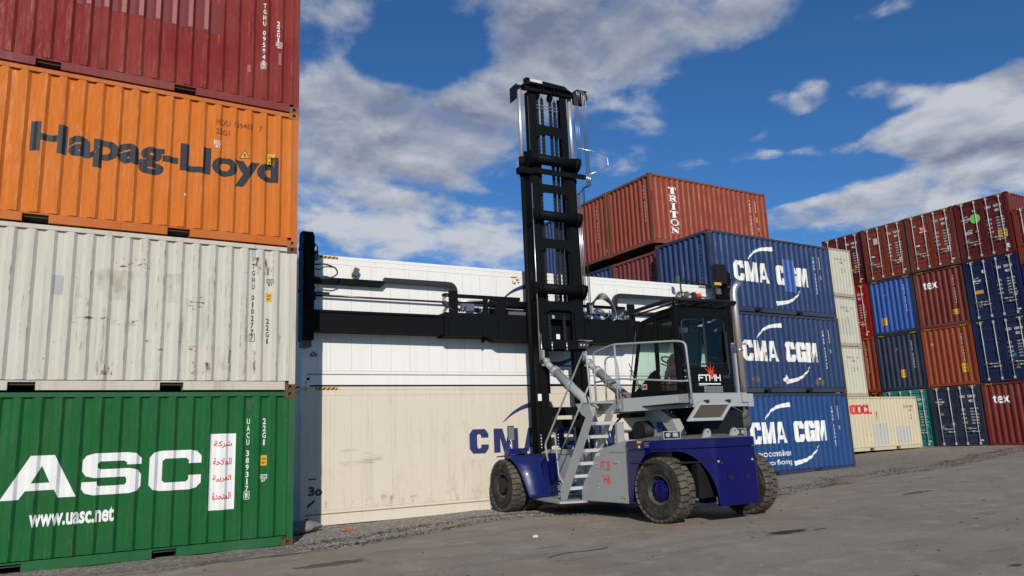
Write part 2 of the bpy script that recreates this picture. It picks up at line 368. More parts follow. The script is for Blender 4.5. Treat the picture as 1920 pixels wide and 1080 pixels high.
class Sign:
    """paint laid on a panel: gathers flat shapes, folds them over the corrugation"""
    def __init__(s, panel, lift=.004): s.p = panel; s.bm = bmesh.new(); s.lift = lift
    def polys(s, vs, fs, fx):
        V = [s.bm.verts.new((*fx(x, y), 0)) for x, y in vs]
        for f in fs:
            try: s.bm.faces.new([V[i] for i in f])
            except ValueError: pass
        return s
    def loops(s, loops, x, z, w, h):
        vs, fs = loops_polys(loops); return s.polys(vs, fs, lambda a, b: (x+a*w, z+b*h))
    def rect(s, x, z, w, h): return s.loops([[(0,0),(1,0),(1,1),(0,1)]], x, z, w, h)
    def poly(s, pts):
        vs, fs = loops_polys([pts]); return s.polys(vs, fs, lambda a, b: (a, b))
    def text(s, txt, x, z, h, w=None, bold=0.0, res=2, align='l'):
        """h = cap height of the text's own bounding box, w = total width (None keeps proportion)"""
        vs, fs, (x0, x1, y0, y1) = text_polys(txt, bold, res)
        ky = h/(y1-y0); kx = ky if w is None else w/(x1-x0)
        ww = (x1-x0)*kx; ox = x if align == 'l' else x-ww/2
        return s.polys(vs, fs, lambda a, b: (ox+(a-x0)*kx, z+(b-y0)*ky))
    def stack(s, txt, x, z, h, pitch, w=.06, bold=0.02):
        """vertical code: letters one below the other, x = centre"""
        for ch in txt:
            if ch != ' ':
                ww = w*.45 if ch in '1I' else w
                s.text(ch, x-ww/2, z-h, h, ww, bold)
            z -= pitch*(.6 if ch == ' ' else 1)
        return s
    def arc(s, pts, w0, w1):
        """tapering swoosh through pts"""
        n = len(pts); L = []; Rr = []
        for i, (x, z) in enumerate(pts):
            a = pts[max(0, i-1)]; b = pts[min(n-1, i+1)]; dx, dz = b[0]-a[0], b[1]-a[1]; l = math.hypot(dx, dz) or 1
            w = w0+(w1-w0)*i/(n-1)
            L.append((x-dz/l*w/2, z+dx/l*w/2)); Rr.append((x+dz/l*w/2, z-dx/l*w/2))
        for i in range(n-1): s.poly([L[i], Rr[i], Rr[i+1], L[i+1]])
        return s
    def build(s, name, m, parent):
        p = s.p; bm = s.bm
        if p.prof and bm.verts:
            lo = min(v.co.x for v in bm.verts); hi = max(v.co.x for v in bm.verts)
            for b in p.brk:
                if lo < b < hi:
                    bmesh.ops.bisect_plane(bm, geom=bm.verts[:]+bm.edges[:]+bm.faces[:], dist=1e-5, plane_co=(b, 0, 0), plane_no=(1, 0, 0))
        # one object per word: shapes further apart than `gap` part company
        bm.verts.index_update(); seen = {}; isl = []
        for v in bm.verts:
            if v.index in seen: continue
            st = [v]; seen[v.index] = len(isl); box = [1e9, -1e9, 1e9, -1e9]
            while st:
                q = st.pop(); box = [min(box[0], q.co.x), max(box[1], q.co.x), min(box[2], q.co.y), max(box[3], q.co.y)]
                for e in q.link_edges:
                    w = e.other_vert(q)
                    if w.index not in seen: seen[w.index] = len(isl); st.append(w)
            isl.append(box)
        n = len(isl); par = list(range(n))
        def find(a):
            while par[a] != a: par[a] = par[par[a]]; a = par[a]
            return a
        for a in range(n):
            A = isl[a]; ha = max(A[3]-A[2], A[1]-A[0])
            for b in range(a):
                B = isl[b]; dx = max(A[0]-B[1], B[0]-A[1], 0); dy = max(A[2]-B[3], B[2]-A[3], 0)
                if max(dx, dy) < max(.06, .42*min(ha, max(B[3]-B[2], B[1]-B[0]))): par[find(a)] = find(b)
        groups = {}
        for f in bm.faces: groups.setdefault(find(seen[f.verts[0].index]), []).append([v.index for v in f.verts])
        co = []
        for v in bm.verts:
            nn = (p.prof(v.co.x) if p.prof else 0.0) + s.lift
            co.append(p.P(v.co.x, nn, v.co.y))
        bm.free(); o = None
        for fs in groups.values():
            used = sorted({i for f in fs for i in f}); mp_ = {k: i for i, k in enumerate(used)}
            me = bpy.data.meshes.new(name); me.from_pydata([co[k] for k in used], [], [[mp_[k] for k in f] for f in fs]); me.materials.append(m)
            o = bpy.data.objects.new(name, me); col.objects.link(o); o.parent = parent
        return o

# ------------------------------------------------------------------ ground
BORDER = [(-12,11.6),(0,12.0),(3.4,12.25),(4.5,12.55),(5.7,13.05),(6.9,13.5),(8.0,13.75),(8.8,13.5),(9.6,12.95),(11,12.2),(14,12.15),(15.4,12.6),(17.2,12.9),(20.5,13.5),(24,13.7),(27.3,14.4),(34,16.1),(60,21)]
def border_y(x):
    for (a, b), (c, d) in zip(BORDER, BORDER[1:]):
        if a <= x <= c: return b+(d-b)*(x-a)/(c-a)
    return 11.6 if x < 0 else 21
def ground_z(x, y, detail=True):
    t = min(1, max(0, (x-6)/4)); z = .05*t*t*(3-2*t)
    if x > 13: z += min((x-13)*.0165, .44)
    if detail:
        g = min(1, max(0, (y-border_y(x))/.6))
        z += .014*mnoise.noise(Vector((x*.7, y*.7, 0))) + g*(.022*mnoise.noise(Vector((x*1.9, y*1.9, 3)))+.012*mnoise.noise(Vector((x*5, y*5, 9)))+.012)
        dx, dy = x-4.9, y-14.8
        z += .10*math.exp(-(dx*dx/.7+dy*dy/.5))*0.6
        if abs(x-10.6) < 3.2 and 9 < y < 16: z = .05 + (z-.05)*.25
    return z
def tcol(T, P):
    nd = T.new('ShaderNodeTexNoise'); T.link(P, nd.inputs['Vector']); nd.inputs['Scale'].default_value = 1.6; nd.inputs['Detail'].default_value = 5; return nd.outputs['Color']
def make_ground():
    xs = [-600,-250,-120,-60,-30,-18] + [-12+.2*i for i in range(int(54/.2)+1)] + [50,70,120,250,600]
    ys = [-600,-250,-120,-60,-30,-12] + [-6+.2*i for i in range(int(24/.2)+1)] + [18.5+.5*i for i in range(26)] + [40,60,120,250,600]
    bm = bmesh.new(); lay = bm.verts.layers.float.new('gravel'); lay2 = bm.verts.layers.float.new('muck')
    grid = []
    for y in ys:
        row = []
        for x in xs:
            near = -12.1 < x < 43 and -6.1 < y < 33
            v = bm.verts.new((x, y, ground_z(x, y) if near else ground_z(x, y, False)))
            d = y-border_y(x) if near else -2
            v[lay] = min(1, max(0, d/.35+.5))*(1 if x < 10.3 else .62); v[lay2] = math.exp(-((d-.12)/.22)**2) + .55*math.exp(-((d-.75)/.3)**2)
            row.append(v)
        grid.append(row)
    for j in range(len(ys)-1):
        for i in range(len(xs)-1):
            f = bm.faces.new((grid[j][i], grid[j][i+1], grid[j+1][i+1], grid[j+1][i])); f.smooth = True
    me = bpy.data.meshes.new('ground'); bm.to_mesh(me); bm.free()
    m = bpy.data.materials.new('yard_ground'); m.use_nodes = True; T = NT(m.node_tree); b = T.n['Principled BSDF']
    P = T.new('ShaderNodeNewGeometry').outputs['Position']
    ga = T.new('ShaderNodeAttribute', attribute_name='gravel').outputs['Fac']; mu = T.new('ShaderNodeAttribute', attribute_name='muck').outputs['Fac']
    mpx = T.new('ShaderNodeMapping'); T.link(P, mpx.inputs[0]); mpx.inputs['Scale'].default_value = (.35, 1.2, 1); mpx.inputs['Rotation'].default_value = (0, 0, -.25)
    big = T.noise(P, .22, 5, .6); med = T.noise(mpx.outputs[0], 1.1, 7, .62); fine = T.noise(P, 9.0, 8, .7); gr = T.noise(P, 55, 4, .65)
    vor = T.new('ShaderNodeTexVoronoi'); T.link(P, vor.inputs['Vector']); vor.inputs['Scale'].default_value = 26
    vor2 = T.new('ShaderNodeTexVoronoi'); T.link(P, vor2.inputs['Vector']); vor2.inputs['Scale'].default_value = 11
    asph = T.mix(T.ramp(big, .35, .68), (.315, .26, .198, 1), (.35, .30, .24, 1))
    asph = T.mix(T.math('MULTIPLY', T.ramp(med, .52, .76), .55), asph, (.20, .16, .125, 1))
    asph = T.mix(T.math('MULTIPLY', T.ramp(med, .46, .28), .4), asph, (.34, .30, .255, 1))
    asph = T.mix(T.ramp(fine, .64, .76, 0, .45), asph, (.07, .06, .052, 1))
    asph = T.mix(T.ramp(gr, .3, .72, .35, .0), asph, (.10, .09, .08, 1))
    asph = T.mix(T.ramp(vor2.outputs['Color'], .93, .97, 0, .35), asph, (.33, .32, .30, 1))
    # tyre rub marks, worn joints and dusty drifts
    mt = T.new('ShaderNodeMapping'); T.link(P, mt.inputs[0]); mt.inputs['Scale'].default_value = (.10, 2.4, 1); mt.inputs['Rotation'].default_value = (0, 0, R(-14))
    mt2 = T.new('ShaderNodeMapping'); T.link(P, mt2.inputs[0]); mt2.inputs['Scale'].default_value = (.16, 3.2, 1); mt2.inputs['Rotation'].default_value = (0, 0, R(38))
    tyre = T.math('MULTIPLY', T.ramp(T.noise(mt.outputs[0], 1.0, 3, .55, .3), .55, .66), T.ramp(T.noise(P, .5, 3), .4, .6))
    tyre2 = T.math('MULTIPLY', T.ramp(T.noise(mt2.outputs[0], 1.0, 3, .5, .2), .58, .68), T.ramp(T.noise(P, .35, 3), .5, .65))
    asph = T.mix(T.math('MULTIPLY', T.math('MAXIMUM', tyre, tyre2), .22), asph, (.085, .074, .064, 1))
    asph = T.mix(T.math('MULTIPLY', T.ramp(T.noise(P, 1.7, 9, .72), .50, .66), .6), asph, (.39, .335, .27, 1))
    asph = T.mix(T.math('MULTIPLY', T.ramp(T.noise(T.vmath('ADD', P, (9, 4, 2)), .9, 9, .78), .50, .66), .34), asph, (.16, .128, .10, 1))
    vc = T.new('ShaderNodeTexVoronoi'); vc.feature = 'DISTANCE_TO_EDGE'; vc.inputs['Scale'].default_value = .33
    T.link(T.vmath('ADD', P, T.vmath('MULTIPLY', T.vmath('SUBTRACT', tcol(T, P), (.5, .5, .5)), (.9, .9, 0))), vc.inputs['Vector'])
    crack = T.math('MULTIPLY', T.ramp(vc.outputs['Distance'], .006, .001), T.ramp(T.noise(P, .8, 3), .47, .55))
    asph = T.mix(T.math('MULTIPLY', crack, .22), asph, (.07, .06, .05, 1))
    grav = T.mix(T.ramp(vor.outputs['Color'], .1, .95), (.17, .148, .124, 1), (.36, .325, .285, 1))
    grav = T.mix(T.math('MULTIPLY', T.ramp(fine, .52, .74), .6), grav, (.13, .104, .082, 1))
    grav = T.mix(T.math('MULTIPLY', T.ramp(med, .5, .7), .45), grav, (.17, .13, .10, 1))
    gm = T.ramp(T.math('ADD', ga, T.math('MULTIPLY', T.math('SUBTRACT', T.noise(P, 1.3, 8, .7), .5), 2.6)), .3, .8)
    c = T.mix(gm, asph, grav)
    mk = T.math('MULTIPLY', mu, T.ramp(T.noise(mpx.outputs[0], 3.0, 8, .7), .44, .6))
    c = T.mix(T.math('MULTIPLY', mk, .85), c, (.045, .034, .028, 1))
    # damp dark patches
    for (x, y, rx, ry, s) in ((9.78,8.2,.40,.16,1.0),(10.38,8.08,.16,.05,.9),(16.5,10.2,.6,.12,.8),(3.6,10.9,.55,.2,.75),(9.05,4.62,.12,.06,.9),(6.6,9.9,.25,.05,.5)):
        v = T.vmath('MULTIPLY', T.vmath('SUBTRACT', P, (x, y, 0)), (1/rx, 1/ry, 0))
        d = T.math('ADD', T.vmath('LENGTH', v, out=1), T.math('MULTIPLY', T.math('SUBTRACT', T.noise(P, 6, 5, .65), .5), 1.6))
        c = T.mix(T.math('MULTIPLY', T.ramp(d, 1.15, .75), s*.9), c, (.03, .026, .024, 1))
    T.link(c, b.inputs['Base Color']); b.inputs['Roughness'].default_value = .95; b.inputs['Specular IOR Level'].default_value = .15
    h = T.math('ADD', T.math('MULTIPLY', fine, .35), T.math('ADD', T.math('MULTIPLY', gr, .12), T.math('MULTIPLY', T.math('MULTIPLY', vor.outputs['Distance'], gm), .55)))
    bp = T.new('ShaderNodeBump'); bp.inputs['Strength'].default_value = .55; bp.inputs['Distance'].default_value = .03
    T.link(h, bp.inputs['Height']); T.link(bp.outputs[0], b.inputs['Normal'])
    me.materials.append(m); o = bpy.data.objects.new('ground', me); col.objects.link(o); o['kind'] = 'structure'
make_ground()

def scatter(name, n, pick, smin, smax, m, flat=.7, seed=1):
    rnd = random.Random(seed); bm = bmesh.new()
    for _ in range(n):
        x, y = pick(rnd)
        s = smin+(smax-smin)*rnd.random()**3
        z = ground_z(x, y)
        pts = []
        a0 = rnd.random()*6.28; k = rnd.choice((4, 5))
        ex = .6+.7*rnd.random()
        top = []; bot = []
        for i in range(k):
            a = a0+2*math.pi*i/k+rnd.uniform(-.3, .3); r = s*(.75+.5*rnd.random())
            bot.append(bm.verts.new((x+math.cos(a)*r*ex, y+math.sin(a)*r, z-.2*s)))
            r *= .62
            top.append(bm.verts.new((x+math.cos(a)*r*ex, y+math.sin(a)*r, z+s*flat*(.7+.5*rnd.random()))))
        bm.faces.new(top)
        for i in range(k): bm.faces.new((bot[i], bot[(i+1) % k], top[(i+1) % k], top[i]))
    bmesh.ops.recalc_face_normals(bm, faces=bm.faces)
    me = bpy.data.meshes.new(name); bm.to_mesh(me); bm.free(); me.materials.append(m)
    o = bpy.data.objects.new(name, me); col.objects.link(o); o['kind'] = 'stuff'; return o
def rockmat(name, a, b_):
    m = bpy.data.materials.new(name); m.use_nodes = True; T = NT(m.node_tree); b = T.n['Principled BSDF']
    g = T.new('ShaderNodeNewGeometry')
    T.link(T.mix(g.outputs['Random Per Island'], c4(a), c4(b_)), b.inputs['Base Color']); b.inputs['Roughness'].default_value = .95
    b.inputs['Specular IOR Level'].default_value = .2
    return m
def pick_gravel(r):
    if r.random() < .68:
        x = r.uniform(3.6, 9.6); return x, border_y(x)+(15.95-border_y(x))*r.random()**1.2
    x = r.uniform(11.8, 38); return x, border_y(x)+r.random()**1.5*min(5.5, 1.5+.25*(x-11))
def pick_border(r):
    x = r.uniform(4.0, 40) if r.random() < .5 else r.uniform(3.8, 11)
    d = r.choice((.1, .16, .8, .9)) + r.gauss(0, .09)
    return x+0, border_y(x)+d
def pick_rubble(r):
    x = r.uniform(12, 38); c = math.sin(x*1.7)*.5+math.sin(x*.63+1)*.5
    return x, border_y(x)+abs(r.gauss(.25+.5*(c+1), .25))
def pick_yard(r):
    x = r.uniform(-2, 30); return x, r.uniform(4.0, border_y(x))
scatter('gravel', 11000, pick_gravel, .005, .022, rockmat('gravel_stone', (.16, .14, .12), (.38, .355, .325)), flat=.38, seed=3)
scatter('dark_debris', 4200, pick_border, .008, .032, rockmat('muck', (.035, .026, .02), (.085, .062, .05)), flat=.45, seed=5)
scatter('brown_rubble', 2200, pick_rubble, .012, .05, rockmat('brown_clod', (.045, .034, .026), (.13, .10, .08)), flat=.3, seed=17)
scatter('grit', 2600, pick_yard, .004, .016, rockmat('grit_stone', (.06, .055, .05), (.34, .32, .29)), flat=.5, seed=8)
scatter('dirt_clods', 700, pick_yard, .008, .045, rockmat('clod', (.05, .038, .028), (.12, .095, .075)), flat=.22, seed=12)

# ------------------------------------------------------------------ shipping containers
CW = 2.438
M_HOLE = simple('casting_hole', (.006, .006, .006), .9)
def corr(length, n, depth):
    """trapezoid corrugation: outward offset profile and fold lines; starts and ends on the outer flat"""
    p = length/n; f = p*.30; sl = p*.19
    brk = []
    for k in range(n):
        a = k*p
        brk += [a+f/2, a+f/2+sl, a+p-f/2-sl, a+p-f/2]
    def prof(s):
        t = s % p if 0 < s < length else 0
        if t <= f/2 or t >= p-f/2: return 0.0
        if t < f/2+sl: return -depth*(t-f/2)/sl
        if t > p-f/2-sl: return -depth*(p-f/2-t)/sl
        return -depth
    return prof, brk
def corr_panel_mesh(mb, pan, s0, z0, z1, length):
    xs = [0.0]+[b for b in pan.brk]+[length]
    A = [mb.bm.verts.new(pan.P(s0+x, pan.prof(x), z0)) for x in xs]; B = [mb.bm.verts.new(pan.P(s0+x, pan.prof(x), z1)) for x in xs]
    for i in range(len(xs)-1): mb.bm.faces.new((A[i], A[i+1], B[i+1], B[i]))
def oval(cx, cz, rx, rz, n=12):
    return [(cx+rx*math.copysign(abs(math.cos(2*math.pi*i/n))**.8, math.cos(2*math.pi*i/n)), cz+rz*math.sin(2*math.pi*i/n)) for i in range(n)]
def casting_mesh(sx, sy):
    """corner casting, outer corner at the origin, body towards (sx, sy), with oval holes through its outer faces"""
    mb = MB(); X, Y, Z = .178, .162, .118
    def ringface(P, w):
        h = oval(w/2, Z/2, .032, .042)
        outer = [(0,0),(w,0),(w,Z),(0,Z)]
        for t in tessellate_polygon([[Vector((a, b, 0)) for a, b in outer], [Vector((a, b, 0)) for a, b in h]]):
            allp = outer+h
            try: mb.bm.faces.new([mb.bm.verts.new(P(*allp[i], 0)) for i in t])
            except ValueError: pass
        for i in range(len(h)):
            a, b = h[i], h[(i+1) % len(h)]
            mb.face([P(*a, 0), P(*b, 0), P(*b, .05), P(*a, .05)])
        mb.face([P(*a, .05) for a in h])
    ringface(lambda u, z, d: (sx*u, sy*d, z), X)
    ringface(lambda u, z, d: (sx*d, sy*u, z), Y)
    for z in (0, Z): mb.face([(0,0,z),(sx*X,0,z),(sx*X,sy*Y,z),(0,sy*Y,z)])
    mb.face([(sx*X,0,0),(sx*X,sy*Y,0),(sx*X,sy*Y,Z),(sx*X,0,Z)]); mb.face([(0,sy*Y,0),(sx*X,sy*Y,0),(sx*X,sy*Y,Z),(0,sy*Y,Z)])
    bmesh.ops.remove_doubles(mb.bm, verts=mb.bm.verts, dist=1e-5)
    bmesh.ops.recalc_face_normals(mb.bm, faces=mb.bm.faces)
    me = bpy.data.meshes.new('corner_casting'); mb.bm.to_mesh(me); mb.bm.free(); return me
CAST = {(sx, sy): casting_mesh(sx, sy) for sx in (1, -1) for sy in (1, -1)}
for me in CAST.values(): me.materials.append(None)
rust_cast = paint('casting_rust', (.12, .06, .035), rust=.5, fade=.2, streak=.3, rough=.8, dent=.2)

def container(name, label, loc, rz, L, H, body, frame=None, group=None, left='wall', right='wall', npitch=None, smooth=False, pockets=True, cast=None, dmat=None, n_end=9, depth=.040, rodm=None, hazard=False):
    """origin = lower near-left corner (front side faces -Y); left end faces -X. Returns (root, panels)"""
    frame = frame or body; cast = cast or frame
    t = empty(name, loc, rz); tag(t, label, 'container', group)
    pw = .11
    # posts
    for x, y in ((0, 0), (L-pw, 0), (0, CW-.12), (L-pw, CW-.12)):
        MB().box(x+.003, x+pw-.003, y+.003, y+.117, .118, H-.118).build('corner_post', frame, t)
    for x, sx in ((0, 1), (L, -1)):
        for y, sy in ((0, 1), (CW, -1)):
            for z in (0, H-.118):
                o = bpy.data.objects.new('corner_casting', CAST[(sx, sy)]); col.objects.link(o); o.parent = t; o.location = (x, y, z)
                o.material_slots[0].link = 'OBJECT'; o.material_slots[0].material = cast
    # long rails
    for y0, y1 in ((.008, .068), (CW-.068, CW-.008)):
        MB().box(.178, L-.178, y0, y1, H-.085, H-.014).build('top_rail', frame, t)
        mb = MB(); zr0, zr1 = .022, .165
        segs = [(.178, L-.178)]
        if pockets:
            c = L/2; segs = []; x = .178
            for px in (c-1.03, c+1.03):
                segs.append((x, px-.18)); x = px+.18
            segs.append((x, L-.178))
        for a, b in segs: mb.box(a, b, y0, y1, zr0, zr1)
        yi = .30 if y0 < 1 else CW-.30
        for a, b in zip(segs, segs[1:]):
            mb.box(a[1]-.001, b[0]+.001, y0+.002, y1-.002, zr1-.022, zr1-.001)        # pocket lintel
            for xx in (a[1], b[0]): mb.box(xx-.004, xx+.004, min(y0, yi)+.003, max(y1, yi)-.003, zr0+.001, zr1-.024)
        mb.build('bottom_rail', frame, t)
    for x0, x1 in ((.006, .066), (L-.066, L-.006)):
        MB().box(x0, x1, .162, CW-.162, H-.1, H-.014).build('end_header', frame, t)
        MB().box(x0, x1, .162, CW-.162, .02, .155).build('end_sill', frame, t)
    MB().box(.06, L-.06, .06, CW-.06, H-.06, H-.035).build('roof', body, t)
    MB().box(.06, L-.06, .06, CW-.06, .10, .16).build('floor', simple('floor_wood', (.05, .04, .03), .9), t)
    # side walls
    n = npitch or max(4, round((L-.22)/.262)); Ls = L-2*pw
    pans = {}
    for key, o, es, en in (('front', (pw, .012, 0), (1, 0, 0), (0, -1, 0)), ('back', (L-pw, CW-.012, 0), (-1, 0, 0), (0, 1, 0))):
        if smooth: pr, bk = (lambda s: 0.0), []
        else: pr, bk = corr(Ls, n, depth)
        pan = Panel(o, es, en, pr, bk); pans[key] = pan
        mb = MB(); corr_panel_mesh(mb, pan, 0, .178, H-.088, Ls); mb.build('side_panel', body, t)
    # ends
    We = CW-.24
    for key, o, es, en, typ in (('left', (.02, CW-.12, 0), (0, -1, 0), (-1, 0, 0), left), ('right', (L-.02, .12, 0), (0, 1, 0), (1, 0, 0), right)):
        if typ == 'wall':
            pr, bk = corr(We, n_end, .045); pan = Panel(o, es, en, pr, bk)
            mb = MB(); corr_panel_mesh(mb, pan, 0, .157, H-.102, We); mb.build('end_panel', body, t)
        elif typ == 'flat':
            pan = Panel(o, es, en, lambda s: 0.0, [])
            mb = MB(); corr_panel_mesh(mb, pan, 0, .157, H-.102, We); mb.build('end_panel', body, t)
        else:
            pan = Panel(o, es, en, lambda s: 0.0, [])
            dm = dmat or body; rm = rodm or simple('galvanised_rod', (.55, .56, .56), .4, .6)
            hw = We/2
            for k in (0, 1):
                s0, s1 = k*hw+.012, (k+1)*hw-.012
                z0, z1 = .17, H-.115
                mb = MB()
                def bx(a, b, n0, n1, c, d):
                    p, q = pan.P(a, n0, c), pan.P(b, n1, d)
                    mb.box(min(p.x, q.x), max(p.x, q.x), min(p.y, q.y), max(p.y, q.y), min(p.z, q.z), max(p.z, q.z))
                # leaf: frame + sheet folded into horizontal swages
                bx(s0, s0+.07, -.05, 0, z0, z1); bx(s1-.07, s1, -.05, 0, z0, z1)
                bx(s0+.07, s1-.07, -.05, -.002, z0, z0+.09); bx(s0+.07, s1-.07, -.05, -.002, z1-.09, z1)
                zs = [(z0+.09, -.03)]; nz = 5; hh = (z1-z0-.18)/nz
                for i in range(nz):
                    a = z0+.09+i*hh
                    zs += [(a+hh*.30, -.03), (a+hh*.38, -.008), (a+hh*.62, -.008), (a+hh*.70, -.03)]
                zs.append((z1-.09, -.03))
                for (za, na), (zb, nb) in zip(zs, zs[1:]):
                    mb.face([pan.P(s0+.07, na, za), pan.P(s1-.07, na, za), pan.P(s1-.07, nb, zb), pan.P(s0+.07, nb, zb)])
                d = mb.build('door', dm, t)
                for j, fr in ((0, .22), (1, .76)):
                    sx_ = s0+(s1-s0)*(fr if k == 0 else 1-fr)
                    mr = MB(); mr.cyl(pan.P(sx_, .03, .1), pan.P(sx_, .03, H-.05), .017, n=8)
                    def rb(a, b, n0, n1, c, e):
                        p, q = pan.P(a, n0, c), pan.P(b, n1, e)
                        mr.box(min(p.x, q.x), max(p.x, q.x), min(p.y, q.y), max(p.y, q.y), min(p.z, q.z), max(p.z, q.z))
                    for zz in (.11, H-.19): rb(sx_-.035, sx_+.035, .001, .055, zz, zz+.12)
                    for zz in (H*.32, H*.62): rb(sx_-.03, sx_+.03, .001, .045, zz, zz+.035)
                    mr.build('lock_rod', rm, d)
                sa = s0+(s1-s0)*(.22 if k == 0 else .24); sb = s0+(s1-s0)*.76
                for zz, (u0, u1) in ((.86, (sa-.12, sb-.05)), (.72, (sa+.05, sb+.08))):
                    mh = MB(); mh.tube([pan.P(u0, .05, zz), pan.P((u0+u1)/2, .075, zz+.012), pan.P(u1, .05, zz)], .011, 6)
                    p = pan.P((u0+u1)/2, 0, zz); mh.box(min(p.x, p.x+en[0]*.06)-.001, max(p.x, p.x+en[0]*.06)+.001, p.y-.03, p.y+.03, zz-.03, zz+.045)
                    mh.build('door_handle', rm, d)
                    if k == 0 and zz == .72: pass
        pans[key] = pan
    # hazard marking on the top corners of high cubes
    if hazard:
        hp = {'left': Panel((.006, CW, 0), (0, -1, 0), (-1, 0, 0)), 'front': Panel((0, .008, 0), (1, 0, 0), (0, -1, 0)), 'right': Panel((L-.006, 0, 0), (0, 1, 0), (1, 0, 0))}
        for key in hazard:
            ln = CW if key in ('left', 'right') else L
            for x0 in (.19, ln-.19-.33):
                hazard_strip(hp[key], x0, H-.088, .33, .06, t)
    return t, pans

M_YEL = letter('hazard_yellow', (.62, .36, .02), .1); M_BLK = letter('marking_black', (.015, .015, .016), .12)
M_WHT = letter('marking_white', (.74, .74, .72), .15); M_WHT2 = letter('marking_worn_white', (.70, .69, .65), .28)
M_RED = letter('sticker_red', (.55, .02, .025), .1); M_GRN = letter('sticker_green', (.18, .62, .10), .1); M_GRY = letter('marking_grey', (.22, .23, .22), .3)
M_DKGRY = letter('marking_faded_black', (.09, .09, .085), .45)
M_BROWN = letter('sticker_brown', (.17, .10, .05), .4)
def hazard_strip(pan, x, z, w, h, t):
    Sign(pan, .003).rect(x, z, w, h).build('hazard_marking', M_BLK, t)
    s = Sign(pan, .006); n = max(3, int(w/.085)); p = w/n
    for i in range(n): s.poly([(x+i*p, z), (x+i*p+p*.5, z), (x+min(w, (i+1)*p), z+h), (x+i*p+p*.5, z+h)])
    return s.build('hazard_marking', M_YEL, t)
def tri_sticker(pan, x, z, w, t):
    Sign(pan, .004).poly([(x-w/2, z), (x+w/2, z), (x, z+w*.87)]).build('warning_sticker', M_BLK, t)
    s = Sign(pan, .007); s.poly([(x-w*.4, z+w*.06), (x+w*.4, z+w*.06), (x, z+w*.76)]); s.build('warning_sticker', M_YEL, t)
    Sign(pan, .010).poly([(x-.03*w, z+.15*w), (x+.09*w, z+.15*w), (x+.02*w, z+.34*w), (x+.1*w, z+.34*w), (x-.05*w, z+.58*w), (x-.03*w, z+.4*w), (x-.11*w, z+.4*w)]).build('warning_sticker', M_BLK, t)
def height_sticker(pan, x, z, w, h, t, a='2.6m', b="8'6\"", rowm=None):
    Sign(pan, .004).rect(x, z, w, h).build('height_sticker', M_YEL, t)
    if a: Sign(pan, .007).text(a, x+w*.14, z+h*.56, h*.28, w*.72, .02).text(b, x+w*.2, z+h*.14, h*.28, w*.6, .02).build('height_sticker', M_BLK, t)
def ic_mark(pan, x, z, w, num, m, t):
    """the little railway 'ic' emblem: two boxed letters over a number"""
    s = Sign(pan, .004)
    e = w*.07
    s.rect(x, z, w, e).rect(x, z+w*.62, w, e).rect(x, z, e, w*.66).rect(x+w-e, z, e, w*.66).rect(x+w*.36, z, e, w*.66)
    s.rect(x+w*.17, z+w*.14, w*.09, w*.32).rect(x+w*.17, z+w*.5, w*.09, w*.08)
    s.text('C', x+w*.5, z+w*.13, w*.42, w*.36, .02)
    s.text(num, x+w*.2, z-w*.42, w*.34, w*.6, .02)
    return s.build('inspection_mark', m, t)
def boxed(s, ch, x, z, h, w, bold=.02):
    s.text(ch, x-w/2, z-h, h, w*.9, bold); e = .008; a, b, c, d = x-w/2-.02, x+w/2+.02, z-h-.02, z+.02
    s.rect(a, c, b-a, e).rect(a, d-e, b-a, e).rect(a, c, e, d-c).rect(b-e, c, e, d-c); return s
def small_lines(pan, x, z, w, n, lh, m, t, rnd):
    """rows of small weights-and-measures lettering"""
    s = Sign(pan, .004)
    for i in range(n):
        s.text('%05d %s' % (rnd.randrange(2000, 68000), rnd.choice(('KGS', 'LBS', 'CU.M'))), x, z-i*lh, lh*.52, w*rnd.uniform(.75, 1.0), .02, 1)
    s.build('weights_lettering', m, t)

def logo_cma(pan, x, z, w, h, m, t, gapw=.16, arcs=True, skip=None):
    """block lettering of two words"""
    k = w/(6+.12*4+gapw*6)
    xs = x; s = Sign(pan, .004)
    for i, ch in enumerate('CMACGM'):
        ww = k*(1.12 if ch == 'M' else .98)
        s.loops(G[ch], xs, z, ww, h); xs += ww+k*.10
        if i == 2: xs += k*gapw*4
    s.build('lettering', m, t)
def swoosh(pan, pts, w0, w1, m, t):
    # Catmull-Rom through the given points
    out = []
    P = [pts[0]]+list(pts)+[pts[-1]]
    for i in range(1, len(P)-2):
        for k in range(6):
            u = k/6; a, b, c, d = P[i-1], P[i], P[i+1], P[i+2]
            out.append(tuple(.5*((2*b[j])+(-a[j]+c[j])*u+(2*a[j]-5*b[j]+4*c[j]-d[j])*u*u+(-a[j]+3*b[j]-3*c[j]+d[j])*u**3) for j in (0, 1)))
    out.append(pts[-1])
    Sign(pan, .004).arc(out, w0, w1).build('logo_swoosh', m, t)

